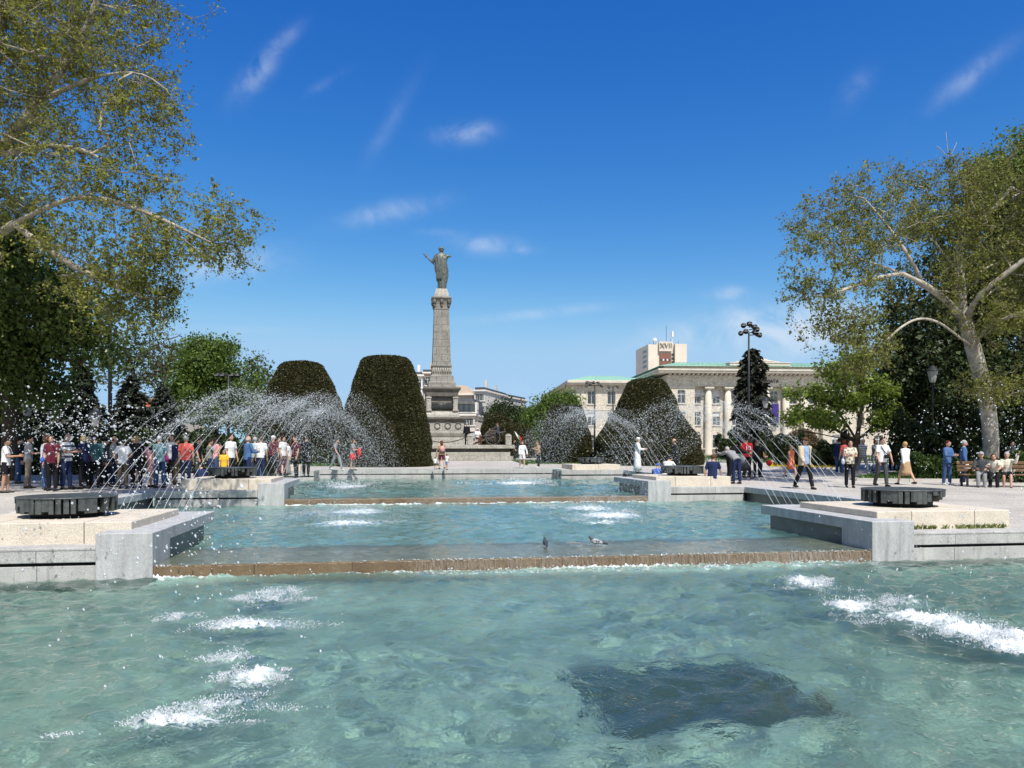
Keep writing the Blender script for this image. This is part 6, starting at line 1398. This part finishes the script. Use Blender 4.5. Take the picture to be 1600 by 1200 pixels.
# ------------------------------------------------------------------ furniture
WOODB = mat('bench_wood', (.16,.09,.05), .6, .3, .3, 12)
bn = empty('park_bench', 'wooden slatted park bench under the right plane tree with people on it', 'bench', (at(1560,YB), YB+.12, zb), R(-8))
m = MB()
for i in range(4): m.box(-1.2,1.2,-.34+.12*i,-.24+.12*i,.40,.44)
m.build('seat', WOODB, bn, bevel=.006); m = MB()
for i in range(3): m.box(-1.2,1.2,.17+.03*i,.20+.03*i,.52+.13*i,.62+.13*i)
m.build('backrest', WOODB, bn, bevel=.006)
for x_ in (-1.05,1.05): MB().box(x_-.03,x_+.03,-.32,.22,.34,.395).box(x_-.03,x_+.03,-.30,-.24,0,.34).box(x_-.03,x_+.03,.15,.21,0,.34).box(x_-.03,x_+.03,.221,.27,.36,.95).build('leg', IRON, bn)
x, y, z = ground(1157, 748)
s_ = empty('stroller', 'dark pram-style stroller with a grey hood at the pool corner', 'stroller', (x, y, z), R(20))
MB().tube([(-.3,0,.55),(.3,0,.5)], [.22,.2], 10).build('seat_tub', cloth(C_['dgrey']), s_, True); MB().ball((-.12,0,.78), (.32,.24,.24), 12, 7).build('hood', cloth(C_['grey']), s_, True)
MB().tube([(-.35,.2,.15),(.1,.2,.6),(.55,.2,1.0),(.58,0,1.02),(.55,-.2,1.0),(.1,-.2,.6),(-.35,-.2,.15)], .018, 6).build('frame', IRON, s_)
for a, b in ((-.35,.22),(-.35,-.22),(.4,.22),(.4,-.22)):
    w_ = MB().tube([(a+.14*math.cos(t), b, .15+.14*math.sin(t)) for t in np.linspace(0,6.283,15)], .022, 6)
    for t in range(5): w_.tube([(a,b,.15),(a+.13*math.cos(t*1.257),b,.15+.13*math.sin(t*1.257))], .008, 4)
    w_.build('wheel', BLACK, s_)
x, y, z = ground(152, 762)
bk = empty('bicycle', 'dark bicycle parked in the shade among the left crowd', 'bicycle', (x, y, z), R(25))
for a in (-.52,.52):
    w_ = MB().tube([(a+.33*math.cos(t), 0, .34+.33*math.sin(t)) for t in np.linspace(0,6.283,25)], .018, 6)
    for t in range(10): w_.tube([(a,0,.34),(a+.32*math.cos(t*.628),0,.34+.32*math.sin(t*.628))], .004, 3)
    w_.build('wheel', BLACK, bk)
MB().tube([(-.52,0,.34),(-.05,0,.32),(.38,0,.82),(-.2,0,.80),(-.05,0,.32)], .02, 6).tube([(-.52,0,.34),(-.2,0,.80)], .014, 6).tube([(.52,0,.34),(.36,0,.98)], .018, 6).build('frame', IRON, bk)
MB().tube([(.30,.28,1.02),(.38,.1,1.0),(.38,-.1,1.0),(.30,-.28,1.02)], .014, 6).build('handlebar', IRON, bk); MB().ball((-.22,0,.88), (.14,.08,.04), 8, 5).build('saddle', BLACK, bk, True)
x, y, z = ground(1196, 746)
o = MB().ball((0,0,0), .12, 16, 11).build('ball', cloth(C_['red']), None, True); o.location = (x+.12, y-.1, z+.62); tag(o, 'red ball held by the boy in yellow', 'ball')
# lamps and masts
def mast(label, px, top, Y, heads, group=None):
    x = at(px, Y); z = gz(x, Y); H = zat(top, Y)-z; o = empty('floodlight_mast', label, 'floodlight mast', (x, Y, z), 0, group)
    MB().tube([(0,0,0),(0,0,H*.5),(0,0,H)], [.11,.09,.07], 10).build('pole', IRON, o, True)
    q_ = 1 if len(heads) > 6 else .72
    for i, (dx, dz, r) in enumerate(heads):
        hd_ = MB().tube([(dx,0,H+dz),(dx*1.25+.02,-.38*q_,H+dz-.1)], [.15*q_,.22*q_], 10).tube([(0,0,H+dz-.05),(dx,0,H+dz)], .035, 6)
        hh = hd_.build('lamp_head', IRON, o, True); MB().lathe([(.18*q_,0),(.17*q_,.01)], n=12).build('lens', FRAMEW, hh).location = (dx*1.25+.02,-.40,H+dz-.1)
mast('tall black mast with clustered floodlights in front of the drooping spruce', 1170, 520, 62, [(-.62,-.0,1),(-.3,.15,1),(.35,.05,1),(.62,-.15,1),(-.45,.62,1),(-.05,.75,1),(.3,.5,1),(.45,.3,1)])
mast('floodlight mast in front of the left wing of the court building', 929, 602, 80, [(-.75,0,1),(-.4,.2,1),(-.1,.35,1),(.3,.3,1),(.6,.0,1),(-.7,.35,1)])
mast('thinner lamp mast left of the big right topiary, before the second wing window', 958, 604, 82, [(-.4,0,1),(.4,0,1)])
mast('dark T-shaped lamp mast before the bright green round tree', 357, 585, 50, [(-.55,0,1),(-.25,0,1),(.25,0,1),(.55,0,1)])
x = at(172, 36); z = gz(x, 36); o = empty('tall_mast', 'tall dark mast rising through the maple leaves on the left with a small white camera', 'mast', (x, 36, z))
MB().tube([(0,0,0),(0,0,6),(0,0,zat(470,36)-z)], [.10,.085,.07], 10).build('pole', IRON, o, True); MB().box(-.32,-.08,-.2,.1,zat(556,36)-z,zat(549,36)-z).tube([(-.2,0,zat(549,36)-z),(-.12,0,zat(543,36)-z),(0,0,zat(541,36)-z)], .03, 6).build('camera_box', FRAMEW, o, bevel=.02)
def lantern(label, px, top, Y):
    x = at(px, Y); z = gz(x, Y); H = zat(top, Y)-z; o = empty('street_lantern', label, 'street lamp', (x, Y, z), 0, 'classic street lanterns')
    MB().lathe([(.16,0),(.16,.3),(.08,.4),(.06,1.2),(.045,H-.85),(.07,H-.8)], n=12).build('post', IRON, o, True)
    l = MB().lathe([(.12,H-.8),(.26,H-.25)], n=8).build('lamp_glass', mat('lantern_glass', (.35,.36,.36), .15, .6), o); MB().lathe([(.34,H-.25),(.30,H-.2),(.12,H-.03),(.03,H+.05)], n=12).build('lamp_cap', IRON, o, True)
lantern('classic black lantern post right of the drooping spruce', 1196, 621, 58)
lantern('lantern post in front of the dark trees, left of the white-barked trunk', 1457, 572, 37)
lantern('lantern post half hidden behind the left crowd and spray', 42, 622, 34)
lantern('lantern post before the spruces, near the mast', 149, 640, 37)
# pigeons on the weir lip
PG = mat('pigeon_grey', (.30,.31,.33), .6, .3, .12, 30); PGD = mat('pigeon_dark', (.05,.055,.065), .5, .4, .2, 30); PGR = mat('pigeon_leg', (.40,.12,.10), .6)
def pigeon(label, px, py, rz, white):
    z = ZW[1]+.0; x, y = wpt(px, py, z); o = empty('pigeon', label, 'pigeon', (x, y, z-.012), R(rz), 'pigeons'); o.scale = (.64, .64, .7); bd = MB()
    sp_ = [(-.30,.0,.10),(-.22,0,.115),(-.13,0,.135),(-.04,0,.15),(.05,0,.155),(.11,0,.185),(.135,0,.225),(.15,0,.255),(.175,0,.262),(.20,0,.255)]; rd = [.012,.026,.052,.075,.072,.052,.033,.029,.027,.008]
    k = .92; bd.tube([(a*k,b,c*k) for a,b,c in sp_], [r*k for r in rd], 12)
    bo = bd.build('body', PG if white else PGD, o, True)
    MB().tube([(.06,0,.18),(.10,0,.19),(.125,0,.215),(.14,0,.24),(.162,0,.243),(.18,0,.235)], [.045,.050,.036,.031,.029,.010], 10).build('head', PGD, bo, True)
    for s in (-1,1):
        MB().loft([[(xx*k, s*(.058+.018*math.sin(t)*0+.008)*k*w, (zz+hh*math.cos(t))*k) if i%2==0 else (xx*k, s*(.075)*k*w, (zz+hh*math.cos(t))*k) for i, t in enumerate(np.linspace(0,2*math.pi,8,endpoint=False))] for xx, zz, hh, w in ((.05,.155,.045,1),(-.05,.15,.05,1.02),(-.15,.13,.032,.75),(-.24,.115,.012,.4))]).build('wing', mat('pigeon_wing', (.42,.43,.45), .6) if white else PGD, o)
        if white:
            for xx in (-.05,-.11): MB().box(xx-.012,xx+.012,s*.072-.006,s*.072+.006,.11,.17).build('wing_bar', PGD, o)
        MB().tube([(.0,s*.03,.09),(.005,s*.03,.01),(.04,s*.03,.004)], .006, 5).build('leg', PGR, o)
    MB().tube([(-.2,0,.11),(-.30,0,.095),(-.36,0,.085)], [.03,.034,.03], 8).build('tail', PGD, o)
    MB().tube([(.176,0,.236),(.205,0,.226)], [.007,.002], 5).build('beak', PGD, o)
pigeon('grey and white pigeon with black wing bars on the wet weir lip', 930, 853, 170, True)
pigeon('dark pigeon facing away on the wet weir lip, left of the pale one', 852, 855, 95, False)

# ------------------------------------------------------------------ jets and spray
def spray(label, nozzles, lands, apex, z0, z1, ndrop, rmin, rmax, sp0, sp1, stream=.42, seed=0, srad=.0052, tmin=.25):
    r = np.random.default_rng(seed); mb = MB(); Cs, Rs, Ds = [], [], []
    root = empty('fountain_jets', label, 'fountain spray', (0,0,0), 0, 'fountain jets')
    for (nx_, ny_), (lx, ly) in zip(nozzles, lands):
        ap = apex*(1+.08*r.normal()); g = 9.8; vz = math.sqrt(2*g*max(.1, ap-z0)); tf = vz/g+math.sqrt(2*max(.1, ap-z1)/g)
        f = lambda t: np.stack([nx_+(lx-nx_)*t, ny_+(ly-ny_)*t, z0+vz*t*tf-.5*g*(t*tf)**2], -1)
        ts = np.linspace(0, stream*(.75+.5*r.random()), 15); pts = f(ts)+r.normal(size=(15,3))*.008*(np.arange(15)/14)[:,None]
        if stream > 0: mb.tube([tuple(p) for p in pts], [float(srad*(1+.35*r.normal())*(1-.75*i/14)) for i in range(15)], 5)
        n = ndrop//len(nozzles); t = tmin+(1-tmin)*r.random(n)**.85; t = t+.03*r.normal(size=n)*0
        C = f(t)+r.normal(size=(n,3))*(sp0+(sp1-sp0)*t)[:,None]*np.array([1,1,.75]); C[:,2] = np.maximum(C[:,2], z1+.01)
        D = np.stack([np.full(n,(lx-nx_)/tf), np.full(n,(ly-ny_)/tf), vz-g*t*tf], -1)
        Cs.append(C); Ds.append(D); Rs.append(rmin*(rmax/rmin)**(r.random(n)**1.6))
    C = np.concatenate(Cs); V, Fq = drops(C, np.concatenate(Rs), np.concatenate(Ds), 1.2+.9*r.random(len(C)))
    o = np_mesh('spray_drops', V, Fq, DROP, root, True); tag(o, kind='stuff')
    if stream > 0: o = mb.build('water_streams', STREAM, root, True); tag(o, kind='stuff')
def fan(s, v0, off, u0, u1, dv, lu, lv, n, jl=.7, seed=0):
    r = np.random.default_rng(seed+50); a = []; b = []
    for i in range(n):
        u = u0+(u1-u0)*(i+.5)/n
        a.append(L2W(off+s*u, v0+dv+.15*r.normal())); b.append(L2W(off+s*(lu+.35*(u-u0)*0+jl*(2*i/(n-1)-1)+.10*r.normal()), v0+lv+.45*r.normal()))
    return a, b
a, b = fan(-1, 0, 0, 6.7, 9.0, 4.5, 3.6, 8.2, 12, 1.0, 1); spray('fan of thin water jets arching into a white spray, left side of the middle pool', a, b, 2.55, ZW[1], ZW[1], 16000, .0022, .0085, .015, .20, .42, 1)
a, b = fan(1, 0, 0, 6.5, 8.9, 4.5, 3.3, 7.6, 12, 1.0, 2); spray('fan of thin water jets arching left into droplets, right side of the middle pool', a, b, 2.5, ZW[1], ZW[1], 11000, .0022, .0082, .015, .18, .44, 2)
a, b = fan(-1, 12.45, T2, 6.7, 9.0, 4.5, 3.0, 8.0, 12, 1.0, 3); spray('dense spray arch over the left of the farthest pool before the topiaries', a, b, 3.15, ZW[2], ZW[2], 17000, .0035, .0108, .015, .25, .42, 3, .006)
a, b = fan(1, 12.45, T2, 6.7, 9.0, 4.5, 3.2, 8.0, 12, 1.0, 4); spray('spray arch over the right of the farthest pool before the large topiary', a, b, 3.0, ZW[2], ZW[2], 12000, .0035, .0108, .015, .24, .42, 4, .006)
def wfan(P0, P1, n, w0, w1, seed):
    r = np.random.default_rng(seed); return [(P0[0]+w0*(i/(n-1)-.5)+.05*r.normal(), P0[1]+.3*r.normal()) for i in range(n)], [(P1[0]+w1*(i/(n-1)-.5)+.15*r.normal(), P1[1]+1.1*r.normal()) for i in range(n)]
a, b = wfan((-8.6, 11.8), (-2.7, 7.4), 9, 1.5, 1.6, 5); spray('large loose drops falling in front of the left stone wing', a, b, 1.95, -.2, ZW[0], 900, .003, .016, .05, .42, 0, 5, tmin=.15)
a, b = wfan((9.6, 13.2), (5.3, 9.6), 9, 1.5, 1.8, 6); spray('loose white drops falling in front of the right drum and trees', a, b, 1.98, -.2, ZW[0], 900, .003, .0135, .05, .36, 0, 6, tmin=.15)
a, b = wfan((-9.6, 13.6), (-5.0, 12.0), 7, 1.2, 2.0, 9); spray('band of bright drops over the crowd at the left edge', a, b, 2.0, .2, ZW[0], 900, .004, .0145, .05, .30, 0, 9, tmin=.25)
# splashes where jets land
def splash(label, pts, z, n, hmax, rmin, rmax, seed):
    r = np.random.default_rng(seed); C, D = [], []
    tot_ = sum(p[2]*p[3]*p[5] for p in pts)
    for (x, y, sx, sy, rot, k) in pts:
        m_ = int(n*p_/tot_) if (p_ := sx*sy*k) else 0
        nb = 16; bc_ = r.normal(size=(nb,2))*np.array([.62,.5]); bh = .25+.75*r.random(nb)**1.5; ib = r.integers(0, nb, m_)
        a = bc_[ib]+r.normal(size=(m_,2))*(.10+.16*r.random(nb))[ib][:,None]*np.array([1.15,.8]); c, s = math.cos(rot), math.sin(rot); u, v = a[:,0]*sx, a[:,1]*sy*.8
        hgt = hmax*1.25*bh[ib]*r.random(m_)**2.2*np.exp(-.5*(a**2).sum(1)); C.append(np.stack([x+u*c-v*s, y+u*s+v*c, z+hgt], -1)); D.append(np.stack([a[:,0], a[:,1], .6+r.random(m_)], -1))
    C, D = np.concatenate(C), np.concatenate(D); V, Fq = drops(C, rmin*(rmax/rmin)**(r.random(len(C))**1.8), D, 1+1.4*r.random(len(C)))
    o = np_mesh('splash', V, Fq, DROP, None, True); tag(o, label, 'splash', 'splashes on the water', 'stuff')
splash('white splashes of the falling jets on the left of the nearest pool', SP1[:9], ZW[0], 22000, .11, .0012, .0062, 1)
splash('white splashes of the falling jets on the right of the nearest pool', SP1[9:], ZW[0], 22000, .13, .0014, .0075, 2)
splash('white splash on the left of the middle pool', SP2[:3], ZW[1], 6500, .24, .002, .009, 3)
splash('white splash on the right of the middle pool', SP2[3:], ZW[1], 6500, .26, .002, .009, 4)
splash('white splash on the left of the farthest pool', SP3[:1], ZW[2], 500, .5, .01, .028, 5)
splash('white splash in the middle of the farthest pool', SP3[1:], ZW[2], 500, .4, .01, .028, 6)
